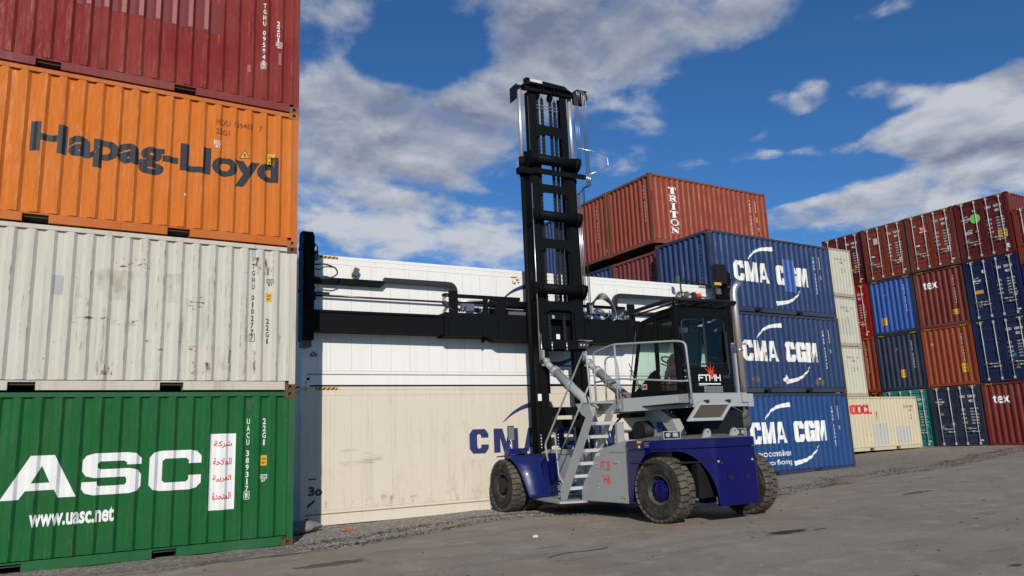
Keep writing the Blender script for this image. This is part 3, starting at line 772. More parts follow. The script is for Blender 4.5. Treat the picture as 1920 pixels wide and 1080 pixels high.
# --- the near left stack -----------------------------------------------------------
LX, LY = 3.79-6.058, 13.50
H86 = 2.591
GRP_L = 'containers stacked at the left edge'
P_GREEN = paint('green_paint', (.010, .100, .025), rust=.12, fade=.35, streak=.35, dirt=.4, fadec=(.022, .125, .043), dent=.7, fold=((6.058-.22)/22, (.10, .17, .09), .45))
P_GREENF = paint('green_frame_paint', (.018, .105, .036), rust=.30, fade=.4, streak=.3, fadec=(.07, .14, .08))
P_WHITE = paint('worn_white_paint', (.52, .50, .425), rust=.24, fade=.35, streak=.32, dirt=.16, fadec=(.55, .55, .50), scratch=.6, rough=.5, fold=((6.058-.22)/22, (.22, .13, .08), .85))
P_WHITEF = paint('rusty_white_frame', (.52, .47, .39), rust=.62, fade=.3, streak=.5)
P_ORANGE = paint('orange_paint', (.56, .152, .018), rust=.08, fade=.45, streak=.3, dirt=.3, fadec=(.52, .17, .04), rough=.36, dent=.9, fold=((6.058-.22)/22, (.60, .30, .14), .55))
P_ORANGEF = paint('orange_frame_paint', (.48, .125, .024), rust=.30, fade=.5, streak=.3, fadec=(.50, .18, .06))
P_MAROON = paint('maroon_paint', (.20, .023, .019), rust=.14, fade=.5, streak=.35, dirt=.45, fadec=(.28, .06, .046), rough=.34, dent=.9, fold=((6.058-.22)/22, (.36, .17, .13), .6))
P_MAROONF = paint('maroon_frame_paint', (.19, .035, .035), rust=.45, fade=.4, streak=.3, fadec=(.25, .07, .06))
NP = 22

t, p = container('shipping_container', 'green corrugated container with ASC lettering and a white Arabic plate, bottom of the left stack', (LX, LY, 0), 0, 6.058, H86, P_GREEN, P_GREENF, GRP_L, npitch=NP, cast=rust_cast)
f = p['front']; ox = f.o.x          # local x of the panel's own zero
def lx(X): return X-LX-ox           # world x -> panel coordinate
s = Sign(f)
for ch, x0, x1, in (('U', -1.62, -.64), ('a', -.42, .535), ('S', .60, 1.41), ('c', 1.52, 2.29)):
    s.loops(G[ch], lx(x0), 1.03, x1-x0, .62)
s.build('lettering', M_WHT, t)
Sign(f).text('www.uasc.net', lx(-.04), .63, .22, 1.10, .03, 3).build('web_address', M_WHT, t)
Sign(f, .005).rect(lx(2.42), .67, .40, 1.22).build('name_plate', M_WHT, t)
s = Sign(f, .009)
for i, wds in enumerate(([0xFE94,0xFEDB,0xFEAE,0xFEB7], [0xFE94,0xFEA3,0xFEFC,0xFEE4,0xFEDF,0xFE8D], [0xFE94,0xFEF4,0xFE91,0xFEAE,0xFECC,0xFEDF,0xFE8D], [0xFE93,0xFEAA,0xFEA4,0xFE98,0xFEE4,0xFEDF,0xFE8D])):
    s.text(''.join(map(chr, wds)), lx(2.475), 1.66-.275*i, .115, .29, .018, 3)
s.build('arabic_lettering', M_RED, t)
s = Sign(f).stack('UACU 389317', lx(3.02), 2.13, .095, .115, .05).stack('22G1', lx(3.285), 2.13, .1, .118, .055)
boxed(s, '8', lx(3.02), .92, .095, .05); s.build('code_lettering', M_WHT, t)
Sign(f, .004).rect(lx(2.98), 2.27, .08, .18).build('faded_patch', letter('faded_green', (.03, .075, .045), .3), t)
height_sticker(f, lx(3.235), 1.34, .10, .17, t); ic_mark(f, lx(3.235), 1.12, .11, '87', M_WHT, t)

t, p = container('shipping_container', 'scratched white corrugated container with rust stains, on top of the green one', (LX, LY, H86), 0, 6.058, H86, P_WHITE, P_WHITEF, GRP_L, npitch=NP, cast=rust_cast)
f = p['front']
s = Sign(f).stack('TGHU 010277', lx(3.04), 2.235, .095, .122, .05); boxed(s, '7', lx(3.04), .97, .1, .05)
s.stack('22G1', lx(3.30), 1.27, .095, .118, .055); s.build('code_lettering', M_BLK, t)
ic_mark(f, lx(3.27), 1.90, .11, '81', M_BLK, t); height_sticker(f, lx(3.26), 1.57, .10, .16, t)
for (x, z, w, h) in ((-.32+.35, 1.50, .14, .30), (3.0, 2.30, .07, .2)):
    Sign(f, .004).rect(lx(x), z, w, h).build('faded_patch', letter('faded_grey', (.36, .37, .37), .35), t)
P_RST = letter('rust_stain', (.20, .075, .03), .9)
O_RUST = overlay('rust_run', (.17, .065, .028), .56, .66, (7, 7, 1.6)); O_RUSTH = overlay('rust_crack', (.19, .075, .03), .57, .63, (5, 5, 16))
O_GRIME = overlay('grey_grime', (.22, .185, .145), .55, .75, (6, 6, .7), .5); O_TAN = overlay('tan_stain', (.36, .29, .19), .45, .75, (2.5, 2.5, 1.2), .45)
for (x, z, w, h, m_) in ((.25, 1.05, 1.0, .16, O_RUSTH), (.10, 1.68, .35, .16, O_RUSTH), (1.15, .66, 1.0, .16, O_RUSTH), (1.75, .28, .8, .2, O_RUST), (.7, .26, .5, .22, O_RUST), (-.35, .26, .5, .25, O_RUST), (2.0, 1.35, .5, .3, O_RUSTH), (2.55, .3, .55, .4, O_RUST), (2.85, 2.05, .55, .3, O_RUST), (.8, 2.0, .6, .2, O_RUSTH),
                         (.6, .25, 1.6, 1.5, O_GRIME), (-.3, .25, .9, 2.1, O_GRIME), (2.3, .25, .8, 2.0, O_GRIME), (.35, 1.45, 1.5, .5, O_TAN), (2.35, .35, .4, .4, O_TAN)):
    Sign(f, .003 if m_ in (O_GRIME, O_TAN) else .006).rect(lx(x), z, w, h).build('rust_stain' if m_ in (O_RUST, O_RUSTH) else 'grime', m_, t)

t, p = container('shipping_container', 'orange corrugated container with dark Hapag-Lloyd lettering, third up in the left stack', (LX, LY, 2*H86), 0, 6.058, H86, P_ORANGE, P_ORANGEF, GRP_L, npitch=NP, cast=paint('orange_casting', (.33, .12, .04), rust=.55))
f = p['front']; M_HL = letter('lettering_navy_grey', (.014, .016, .021), .12); M_DKR = letter('marking_dark_brown', (.12, .035, .015), .2)
Sign(f).text('Hapag-Lloyd', lx(-.43), 1.035, .635, 3.86, .040, 4).build('lettering', M_HL, t)
s = Sign(f).text('HLXU', lx(2.33), 2.13, .105, .235, .01).text('139465', lx(2.64), 2.13, .105, .32, .01).text('22G1', lx(2.33), 1.95, .105, .23, .01); s.text('7', lx(3.07), 2.13, .1, .05, .01)
s.build('code_lettering', M_DKR, t)
ic_mark(f, lx(2.30), 1.74, .12, '81', M_WHT, t); tri_sticker(f, lx(2.83), 1.565, .185, t); height_sticker(f, lx(3.235), 1.49, .13, .24, t, '2,6m', "8' 6\"")
Sign(f, .004).rect(lx(1.85), .74, .035, .03).build('small_label', M_WHT, t)

t, p = container('shipping_container', 'dull maroon red container with repainted patches, top of the left stack', (LX, LY, 3*H86), 0, 6.058, H86, P_MAROON, P_MAROONF, GRP_L, npitch=NP, cast=paint('maroon_casting', (.2, .09, .05), rust=.55))
f = p['front']
s = Sign(f).stack('TGHU 095943', lx(3.12), 2.12, .095, .122, .05); boxed(s, '5', lx(3.12), .90, .1, .05); s.stack('22G1', lx(3.38), 1.82, .1, .118, .055); s.build('code_lettering', M_WHT, t)
ic_mark(f, lx(3.345), 1.31, .115, '81', M_WHT, t)
s = Sign(f, .003); s.rect(lx(-1.2), 1.28, 3.55, .62); s.build('repainted_patch', letter('fresh_maroon', (.15, .013, .013), .05), t)
M_PNK = letter('faded_pink', (.32, .115, .10), .25)
s = Sign(f, .006); pit = (6.058-.22)/NP
for k in range(3, 17):
    a = k*pit-pit*.145; z = 1.30+.02*math.sin(k*2.1)
    s.rect(a+.006, z, pit*.27, .58)
s.build('faded_patch', M_PNK, t)
Sign(f, .005).rect(lx(3.39), .93, .05, .24).rect(lx(2.83), .66, .06, .14).build('faded_patch', letter('faded_pink_small', (.30, .12, .13), .2), t)

# --- the two white reefers -------------------------------------------------------------
RZ = -0.0413; RO = Vector((4.667, 16.167, 0)); RH = 2.896; RL = 12.192
REX = Vector((math.cos(RZ), math.sin(RZ), 0)); REY = Vector((-math.sin(RZ), math.cos(RZ), 0))
P_CREAM = paint('reefer_cream_paint', (.64, .575, .47), rust=.03, fade=.4, streak=.22, dirt=.18, fadec=(.67, .62, .53), rough=.5, dent=.25)
P_RWHITE = paint('reefer_white_paint', (.77, .765, .735), rust=.02, fade=.3, streak=.10, dirt=.05, fadec=(.80, .80, .78), rough=.5, dent=.18)
M_SEAM = simple('panel_seam', (.16, .15, .135), .8); M_NAVY = letter('reefer_navy', (.022, .03, .125), .05)
def reefer(label, z, pm, seams, lower):
    t, p = container('refrigerated_container', label, RO+Vector((0, 0, z)), RZ, RL, RH, pm, pm, 'white refrigerated containers stacked behind the handler', smooth=True, pockets=False, left='flat', right='flat')
    f = p['front']; o = .11
    mb = MB()      # vertical panel joints, 5 mm proud cover strips with dark edges
    for x in seams:
        for dx in (-.0045,): mb.box(x+.001, x+.008, .0085, .013, .34, RH-.21)
    mb.box(.2, RL-.2, .0085, .013, RH-.203, RH-.196); mb.box(.2, RL-.2, .0085, .013, .318, .325)
    mb.build('panel_seam', letter('seam_grey', (.47, .45, .40), 0), t)
    mb = MB(); mb.box(.12, RL-.12, -.012, .012, .24, .258); mb.build('rub_rail', paint('rub_rail', (.30, .20, .16), rust=.4, dent=0), t)
    mb = MB(); mb.box(.19, RL-.19, -.002, .0105, .023, .236); mb.build('base_skirt', pm, t)
    hp = Panel((0, .008, 0), (1, 0, 0), (0, -1, 0))
    for x in (.30, RL-.30-.48): hazard_strip(hp, x, RH-.083, .48, .055, t)
    return t, f, o
SE = [.34, .52, .62]+[.62+.46*k for k in range(1, 25)]
t, f, o = reefer('cream stained refrigerated container with large navy CMA CGM lettering, the lower of the two', 0, P_CREAM, SE, True)
k = Sign(f, .004)
# CMA CGM across the middle: C at 3.9 m, 0.50 wide and 0.65 apart
xs = 3.90-o
for i, ch in enumerate('CMACGM'):
    ww = .50 if ch != 'M' else .66
    k.loops(G[ch], xs, 1.32, ww, .56); xs += ww+.14+(.34 if i == 2 else 0)
k.build('lettering', M_NAVY, t)
def rarc(f, x0, z0, t):
    swoosh(f, [(x0-o, z0), (x0+.33-o, z0+.24), (x0+.75-o, z0+.40), (x0+1.25-o, z0+.44)], .012, .17, M_NAVY, t)
def rarc2(f, x0, z0, t):
    swoosh(f, [(x0-o, z0), (x0-.36-o, z0-.30), (x0-.8-o, z0-.47), (x0-1.3-o, z0-.50)], .012, .17, M_NAVY, t)
rarc(f, 4.80, 2.02, t); rarc2(f, 7.3, .98, t)
# soot and scuffs
for (x, z, w, h, m_) in ((.7, 1.2, 1.0, .35, overlay('scuff', (.40, .38, .33), .48, .70, (1.2, 1.2, 9), .4)), (.3, .3, 5.0, .9, overlay('reefer_dirt', (.46, .40, .31), .50, .80, (1.6, 1.6, .5), .3)), (.2, .3, 9.0, .28, overlay('splash_dirt', (.30, .26, .21), .52, .72, (7, 7, 5), .55)), (3.0, 1.2, .9, .9, overlay('soft_dirt', (.50, .46, .39), .5, .8, (3, 3, .8), .2))):
    Sign(f, .003).rect(x, z, w, h).build('dirt_stain', m_, t)
Sign(f, .005).text('3o', .06, .62, .2, .30, .05).rect(.06, .95, .16, .03).poly([(.04, .45), (.2, .56), (.2, .5), (.04, .38)]).build('painted_scrawl', letter('scrawl_black', (.03, .03, .03), .5), t)
t, f, o = reefer('bright white refrigerated container with code CGMU 513958, on top of the cream one', RH, P_RWHITE, SE, False)
k = Sign(f, .004); xs = 3.90-o
for i, ch in enumerate('CMACGM'):
    ww = .50 if ch != 'M' else .66
    k.loops(G[ch], xs, 1.32, ww, .56); xs += ww+.14+(.34 if i == 2 else 0)
k.build('lettering', M_NAVY, t)
rarc(f, 4.88, 2.10, t); rarc2(f, 7.3, 1.02, t)
s = Sign(f, .004).text('CGMU', 10.50-o, 2.50, .14, .25, .02).text('513958', 10.83-o, 2.50, .14, .36, .02); boxed(s, '4', 11.28-o, 2.64, .14, .05)
s.text('45R1', 10.95-o, 2.28, .12, .26, .015); s.build('code_lettering', M_DKGRY, t)
Sign(f, .005).text('oOo', .06, .62, .12, .16, .05).build('painted_scrawl', letter('scrawl_black', (.03, .03, .03), .5), t)
s = Sign(f, .005); rnd = random.Random(11)
for kx in range(9):
    x = 5.05+rnd.uniform(0, .32); z = 2.66+rnd.uniform(-.10, .06); s.poly([(x, z), (x+rnd.uniform(.03, .14), z+rnd.uniform(-.02, .02)), (x+.05, z-rnd.uniform(.02, .05))])
s.build('rust_stain', P_RST, t)

# --- blue stack of three, and the row behind it ------------------------------------------
BZ, BZ0 = .0114, .145
BO = Vector((17.686, 16.651, 0))
P_BLUE1 = paint('navy_blue_paint_a', (.016, .038, .112), rust=.10, fade=.3, streak=.3, dirt=.3, fadec=(.026, .056, .145))
P_BLUE2 = paint('navy_blue_paint_b', (.017, .038, .108), rust=.36, fade=.3, streak=.35, dirt=.3, fadec=(.03, .056, .13))
P_BLUE3 = paint('blue_paint_c', (.014, .055, .175), rust=.06, fade=.3, streak=.25, dirt=.2, fadec=(.022, .075, .215))
P_BLUEF = paint('dark_blue_frame', (.035, .042, .07), rust=.50, fade=.35, streak=.4)
def cma_box(label, dz, dx, pm, cast, extra):
    t, p = container('shipping_container', label, BO+Vector((dx, 0, BZ0+dz)), BZ, 6.058, H86, pm, P_BLUEF, 'blue containers stacked right of the handler', npitch=22, cast=cast)
    f = p['front']
    logo_cma(f, .95, 1.02, 3.75, .66, M_WHT2 if extra != 3 else M_WHT, t)
    mm = M_WHT2 if extra != 3 else M_WHT
    swoosh(f, [(1.65, 1.73), (1.90, 1.98), (2.3, 2.15), (2.9, 2.22)], .02, .15, mm, t)
    swoosh(f, [(4.15, .87), (3.85, .62), (3.45, .45), (2.85, .36)], .02, .15, mm, t)
    s = Sign(f).stack('CMAU 1234%d%d' % (extra+3, extra*2+1), 5.02, 2.14, .10, .128, .055).stack('22G1', 5.32, 2.16, .10, .12, .055); s.build('code_lettering', M_WHT2, t)
    ic_mark(f, 5.28, 1.40, .12, '87', M_WHT2, t)
    Sign(p['left']).stack('CMAU 1234%d%d' % (extra+3, extra*2+1), 1.86, 2.2, .09, .125, .05).build('code_lettering', M_WHT2, t)
    return t, f, p
t, f, p = cma_box('blue container with white eco container and bamboo flooring lettering, bottom of the blue stack', 0, .0, P_BLUE3, P_BLUEF, 3)
Sign(f).text('eco container', 1.20, .62, .18, 1.55, .006, 3).text('bamboo flooring', 1.28, .31, .21, 1.42, .004, 3).build('slogan', M_WHT, t)
Sign(f, .004).rect(5.27, 2.15, .07, .22).build('faded_patch', M_BLK, t)
t, f, p = cma_box('rust stained blue container with white CMA CGM lettering, middle of the blue stack', H86, .02, P_BLUE2, rust_cast, 1)
rnd = random.Random(9)
for (x, z, w, h) in ((1.2, .33, .42, .22), (4.3, .2, .55, .30), (2.3, .28, .25, .12)):
    Sign(f, .004).poly([(x+w*(.5+.5*math.cos(a)*rnd.uniform(.7, 1.1)), z+h*(.5+.5*math.sin(a)*rnd.uniform(.6, 1.1))) for a in [i*.52 for i in range(12)]]).build('rust_stain', letter('brown_stain', (.075, .05, .04), .6), t)
Sign(f, .004).poly([(2.75, .38), (2.9, .36), (2.98, .44), (2.88, .6), (2.84, .5), (2.74, .46)]).rect(4.52, .44, .14, .06).build('white_patch', M_WHT2, t)
s = Sign(f, .006)
for (x, z, l) in ((1.55, 1.66, .35), (3.0, 1.5, .3), (4.25, 1.45, .2), (4.35, 1.3, .35), (4.5, 1.2, .3), (2.7, 1.25, .25), (2.0, 1.3, .2), (3.4, 1.6, .15)):
    s.poly([(x, z), (x+.05, z+.02), (x+.06, z-.05), (x+.02, z-l)])
s.build('rust_stain', P_RST, t)
t, f, p = cma_box('blue container with a lighter blue patch over its lettering, top of the blue stack', 2*H86, -.02, P_BLUE1, rust_cast, 2)
Sign(f, .007).rect(3.37, .80, .56, 1.12).build('repainted_patch', letter('bright_blue_patch', (.02, .07, .28), .12), t)
Sign(p['left'], .004).rect(1.05, 1.25, .03, .45).rect(1.35, 1.1, .035, .4).build('painted_scrawl', letter('scrawl_red', (.35, .05, .03), .8), t)

TX, TY = 17.992, 19.493; LV = [.145, .145+H86, .145+2*H86, 8.20]
P_TRIT = paint('red_brown_paint', (.24, .047, .024), rust=.10, fade=.3, streak=.3, dirt=.3, fadec=(.28, .066, .038))
P_TRITF = paint('red_brown_frame', (.19, .06, .035), rust=.55, fade=.4, streak=.4)
P_RED2 = paint('dark_red_paint', (.15, .026, .024), rust=.12, fade=.3, streak=.3, dirt=.3)
GRP_M = 'containers stacked behind the blue ones'
t, p = container('shipping_container', 'red brown container with white TRITON lettering running down, highest of all behind the mast', (TX, TY, LV[3]), 0, 6.058, H86, P_TRIT, P_TRITF, GRP_M, npitch=22, cast=P_TRITF)
f = p['front']; s = Sign(f)
for i, ch in enumerate('tritoN'):
    g = {'t': ('t', .42), 'r': ('r', .42), 'i': ('i', .26), 'o': ('o', .46), 'N': ('n', .44)}[ch]
    s.loops(G[g[0]], .98-g[1]/2, 2.18-.30*i-.24, g[1], .24)
s.build('lettering', M_WHT, t)
s = Sign(f).stack('TRHU 153255', 5.02, 2.22, .10, .135, .05).stack('22G1', 5.32, 2.22, .10, .125, .05); s.build('code_lettering', M_WHT2, t)
height_sticker(f, 5.30, 1.36, .13, .2, t); ic_mark(f, 5.33, 1.06, .13, '81', M_WHT2, t)
Sign(p['left']).stack('TRHU 153255', 1.95, 2.2, .09, .13, .05).build('code_lettering', M_WHT2, t)
Sign(Panel((0, 0, 0), (1, 0, 0), (0, -1, 0)), .002).rect(.005, 1.55, .1, .36).rect(5.95, 1.5, .1, .3).build('repainted_patch', letter('post_patch_red', (.2, .02, .02), .2), t)
t, p = container('shipping_container', 'dark red container right under the TRITON one', (TX+.02, TY-.03, LV[2]), 0, 6.058, H86, P_RED2, P_TRITF, GRP_M, npitch=22)
Sign(p['left']).stack('UNIU 241680', 1.95, 2.2, .09, .13, .05).build('code_lettering', M_WHT2, t)
for i, lab in ((1, 'grey blue container hidden behind the upper reefer, third from the top under TRITON'), (0, 'grey blue container on the ground under TRITON, hidden by the reefers')):
    container('shipping_container', lab, (TX, TY, LV[i]), 0, 6.058, H86, P_BLUE1, P_BLUEF, GRP_M, npitch=22)
t, p = container('shipping_container', 'red brown container beside the TRITON one, towards the mast', (TX-.02, TY+2.50, LV[3]), 0, 6.058, H86, P_TRIT, P_TRITF, GRP_M, npitch=22)
Sign(p['left']).stack('TRHU 330218', 1.7, 2.2, .09, .14, .05).build('code_lettering', M_WHT2, t)
Sign(p['left'], .004).rect(2.1, .25, .12, .12).build('small_label', M_WHT, t)
P_BLUE4 = paint('faded_blue_paint', (.035, .06, .15), rust=.08, fade=.4, streak=.3, dirt=.25, fadec=(.06, .09, .19))
t, p = container('shipping_container', 'blue container peeping over the white reefer, right of the mast', (TX, TY+2.50, LV[2]), 0, 6.058, H86, P_BLUE4, P_BLUEF, GRP_M, npitch=22)
Sign(p['left']).stack('CMAU 418', 1.9, 2.2, .09, .13, .05).build('code_lettering', M_WHT2, t)
container('shipping_container', 'dark red container behind the white reefer, under the blue one right of the mast', (TX, TY+2.50, LV[1]), 0, 6.058, H86, P_RED2, P_TRITF, GRP_M, npitch=22)
container('shipping_container', 'dark red container on the ground behind the reefers, under the peeping blue one', (TX, TY+2.50, LV[0]), 0, 6.058, H86, P_RED2, P_TRITF, GRP_M, npitch=22)
for i, lab in ((3, 'slate blue container seen through the mast, highest of its stack'), (2, 'slate blue container seen through the mast just above the white reefer'), (1, 'slate blue container behind the white reefer, second from the ground'), (0, 'slate blue container behind the reefers, on the ground')):
    container('shipping_container', lab, (TX+.02, 25.15, LV[i]-(.05 if i == 3 else 0)), 0, 6.058, H86, P_BLUE4, P_BLUEF, GRP_M, npitch=22)

# --- cream and grey twenty-footers at the right -----------------------------------------
P_CRM2 = paint('pale_cream_paint', (.54, .475, .33), rust=.10, fade=.4, streak=.3, dirt=.2, fadec=(.57, .52, .40))
P_GRYW = paint('grey_white_paint', (.46, .46, .385), rust=.10, fade=.4, streak=.3, dirt=.3, fadec=(.53, .53, .47))
P_GRYF = paint('rusty_grey_frame', (.36, .33, .26), rust=.45, fade=.3, streak=.5)
CX = 36.40-6.058
t, p = container('shipping_container', 'cream container with red OOCL lettering and grey repair patches, standing on the ground', (CX, 21.79, .46), .017, 6.058, 2.45, P_CRM2, P_CRM2, None, npitch=22, cast=P_GRYF)
f = p['front']
s = Sign(f).loops(G['O'], .62, 1.66, .50, .42).loops(G['O'], 1.06, 1.66, .50, .42).loops(G['C'], 1.50, 1.66, .46, .42).loops(G['L'], 1.92, 1.66, .34, .42); s.build('lettering', M_RED, t)
Sign(f, .004).rect(2.15, .26, 1.2, .95).rect(3.95, .26, 1.2, .80).build('repair_patch', letter('patch_grey', (.42, .42, .40), .2), t)
s = Sign(f).text('OOLU 216108', 4.75, 1.92, .11, .8, .02).text('22G1', 5.2, 1.75, .1, .28, .02).text('86', 5.25, 1.5, .1, .1).text('86', 5.25, 1.36, .1, .1); s.build('code_lettering', M_DKGRY, t)
s = Sign(f, .005)
for (x, z, l) in ((2.55, 1.75, .5), (2.75, 1.2, .3), (1.6, .75, .1), (1.95, .75, .1), (5.1, 2.1, .3)): s.poly([(x, z), (x+.05, z+.02), (x+.04, z-l)])
s.build('rust_stain', P_RST, t)
GY = 24.30
for i, (lab, cde) in enumerate((('grey white container on the ground behind the cream one', '110'), ('grey white container third from the top of its stack, with an orange sticker', '640'), ('grey white container with a darker lower half, between two others of its stack', '579'), ('grey white container topping the stack beside the upper blue container', '170'))):
    t, p = container('shipping_container', lab, (CX, GY, .46+i*H86), .017, 6.058, H86, P_GRYW, P_GRYF, 'grey white containers stacked behind the cream one', npitch=22)
    f = p['front']
    s = Sign(f).text('OOLU 1%s' % cde, 4.55, 1.97, .11, .62, .02).text('4', 5.45, 1.97, .11, .07, .02).text('22G1', 4.95, 1.80, .1, .28, .02).text('IC', 5.0, 1.42, .12, .12, .03).text('86', 5.0, 1.28, .1, .12); s.build('code_lettering', M_DKGRY, t)
    if i in (1, 3): height_sticker(f, 5.25, 1.36, .14, .18, t)
    if i == 2: Sign(f, .003).rect(.2, .6, 5.2, .85).build('repainted_patch', letter('grey_patch', (.40, .40, .35), .3), t)

# --- the long row at the right: ends and doors face us -------------------------------
EX, EY0, EH, EZ0, ERZ = 37.56, 16.86, 2.896, .41, .0207
GRP_E = 'forty foot containers in the row at the right'
def P_(n, c, **k): return paint(n, c, **k)
P_MR = P_('row_maroon', (.115, .017, .017), rust=.10, fade=.25, streak=.25, dirt=.2, dent=.2)
P_RB = P_('row_red_brown', (.195, .036, .018), rust=.10, fade=.25, streak=.25, dirt=.2, dent=.2)
P_OR = P_('row_orange_red', (.235, .048, .018), rust=.10, fade=.25, streak=.25, dirt=.25, dent=.2)
P_DR = P_('row_dark_red', (.145, .022, .018), rust=.08, fade=.25, streak=.25, dirt=.2, dent=.2)
P_NV = P_('row_navy', (.012, .020, .068), rust=.06, fade=.2, streak=.25, dirt=.2, dent=.2)
P_NV2 = P_('row_dull_navy', (.020, .030, .062), rust=.10, fade=.3, streak=.3, dirt=.3, dent=.2)
P_BB = P_('row_bright_blue', (.025, .085, .33), rust=.05, fade=.3, streak=.25, dirt=.2, dent=.2)
P_TL = P_('row_teal', (.022, .21, .19), rust=.05, fade=.3, streak=.2, dirt=.2, dent=.2)
P_BR = P_('row_bright_red', (.34, .012, .014), rust=.03, fade=.2, streak=.2, dirt=.1, dent=.2)
P_FR = P_('row_rusty_frame', (.13, .045, .03), rust=.45, fade=.3, streak=.4, dent=.1)
P_FB = P_('row_dark_frame', (.035, .035, .05), rust=.40, fade=.3, streak=.4, dent=.1)
# column, tier: (kind, paint, frame, label)
ROW = {
 (1,3): ('door', P_MR, P_MR, 'maroon container end with a round bright green sticker on its doors'),
 (1,2): ('door', P_NV, P_NV, 'navy container doors with small white logo and orange label, under the green sticker one'),
 (1,1): ('door', P_NV, P_NV, 'navy container end with a round blue sticker and yellow warning triangle low on its door'),
 (1,0): ('wall', P_DR, P_DR, 'dark red container with white tex lettering, on the ground at the right edge'),
 (2,3): ('door', P_RB, P_FR, 'red brown container end with a red and white TAL sticker on its doors'),
 (2,2): ('wall', P_DR, P_FR, 'dark red container with white tex lettering and a yellow label, above an orange red one'),
 (2,1): ('wall', P_OR, P_OR, 'orange red container end with a large yellow label, under the dark red tex container'),
 (2,0): ('door', P_NV2, P_FB, 'dull navy container doors with code CMAU 554030, standing on the ground'),
 (3,3): ('door', P_RB, P_FR, 'red brown container end with a faded pink placard on its doors'),
 (3,2): ('wall', P_BB, P_FB, 'bright blue container end with yellow labels'),
 (3,1): ('wall', P_NV2, P_NV2, 'dark navy corrugated container end right under the bright blue one'),
 (3,0): ('door', P_TL, P_TL, 'teal container on the ground, mostly hidden by the cream one'),
 (4,3): ('door', P_MR, P_MR, 'maroon container end with a round white sticker, farthest left along the top of the row'),
 (4,2): ('door', P_BR, P_BR, 'bright red container end showing as a narrow strip beside the grey white stack'),
 (4,1): ('wall', P_OR, P_OR, 'orange red container end showing as a narrow strip beside the lowest visible grey white one'),
 (4,0): ('wall', P_DR, P_DR, 'dark red container on the ground, hidden behind the cream one'),
 (0,3): ('door', P_RB, P_RB, 'red brown container end cut off by the right edge, lower than its neighbours'),
 (0,2): ('wall', P_NV, P_NV, 'navy container end cut off by the right edge'),
 (0,1): ('door', P_MR, P_MR, 'maroon container beyond the right edge, second from the ground'),
 (0,0): ('wall', P_OR, P_OR, 'orange red container beyond the right edge, on the ground'),
}
ROD_W = simple('rod_white', (.50, .51, .50), .45, .1)
rnd = random.Random(21)
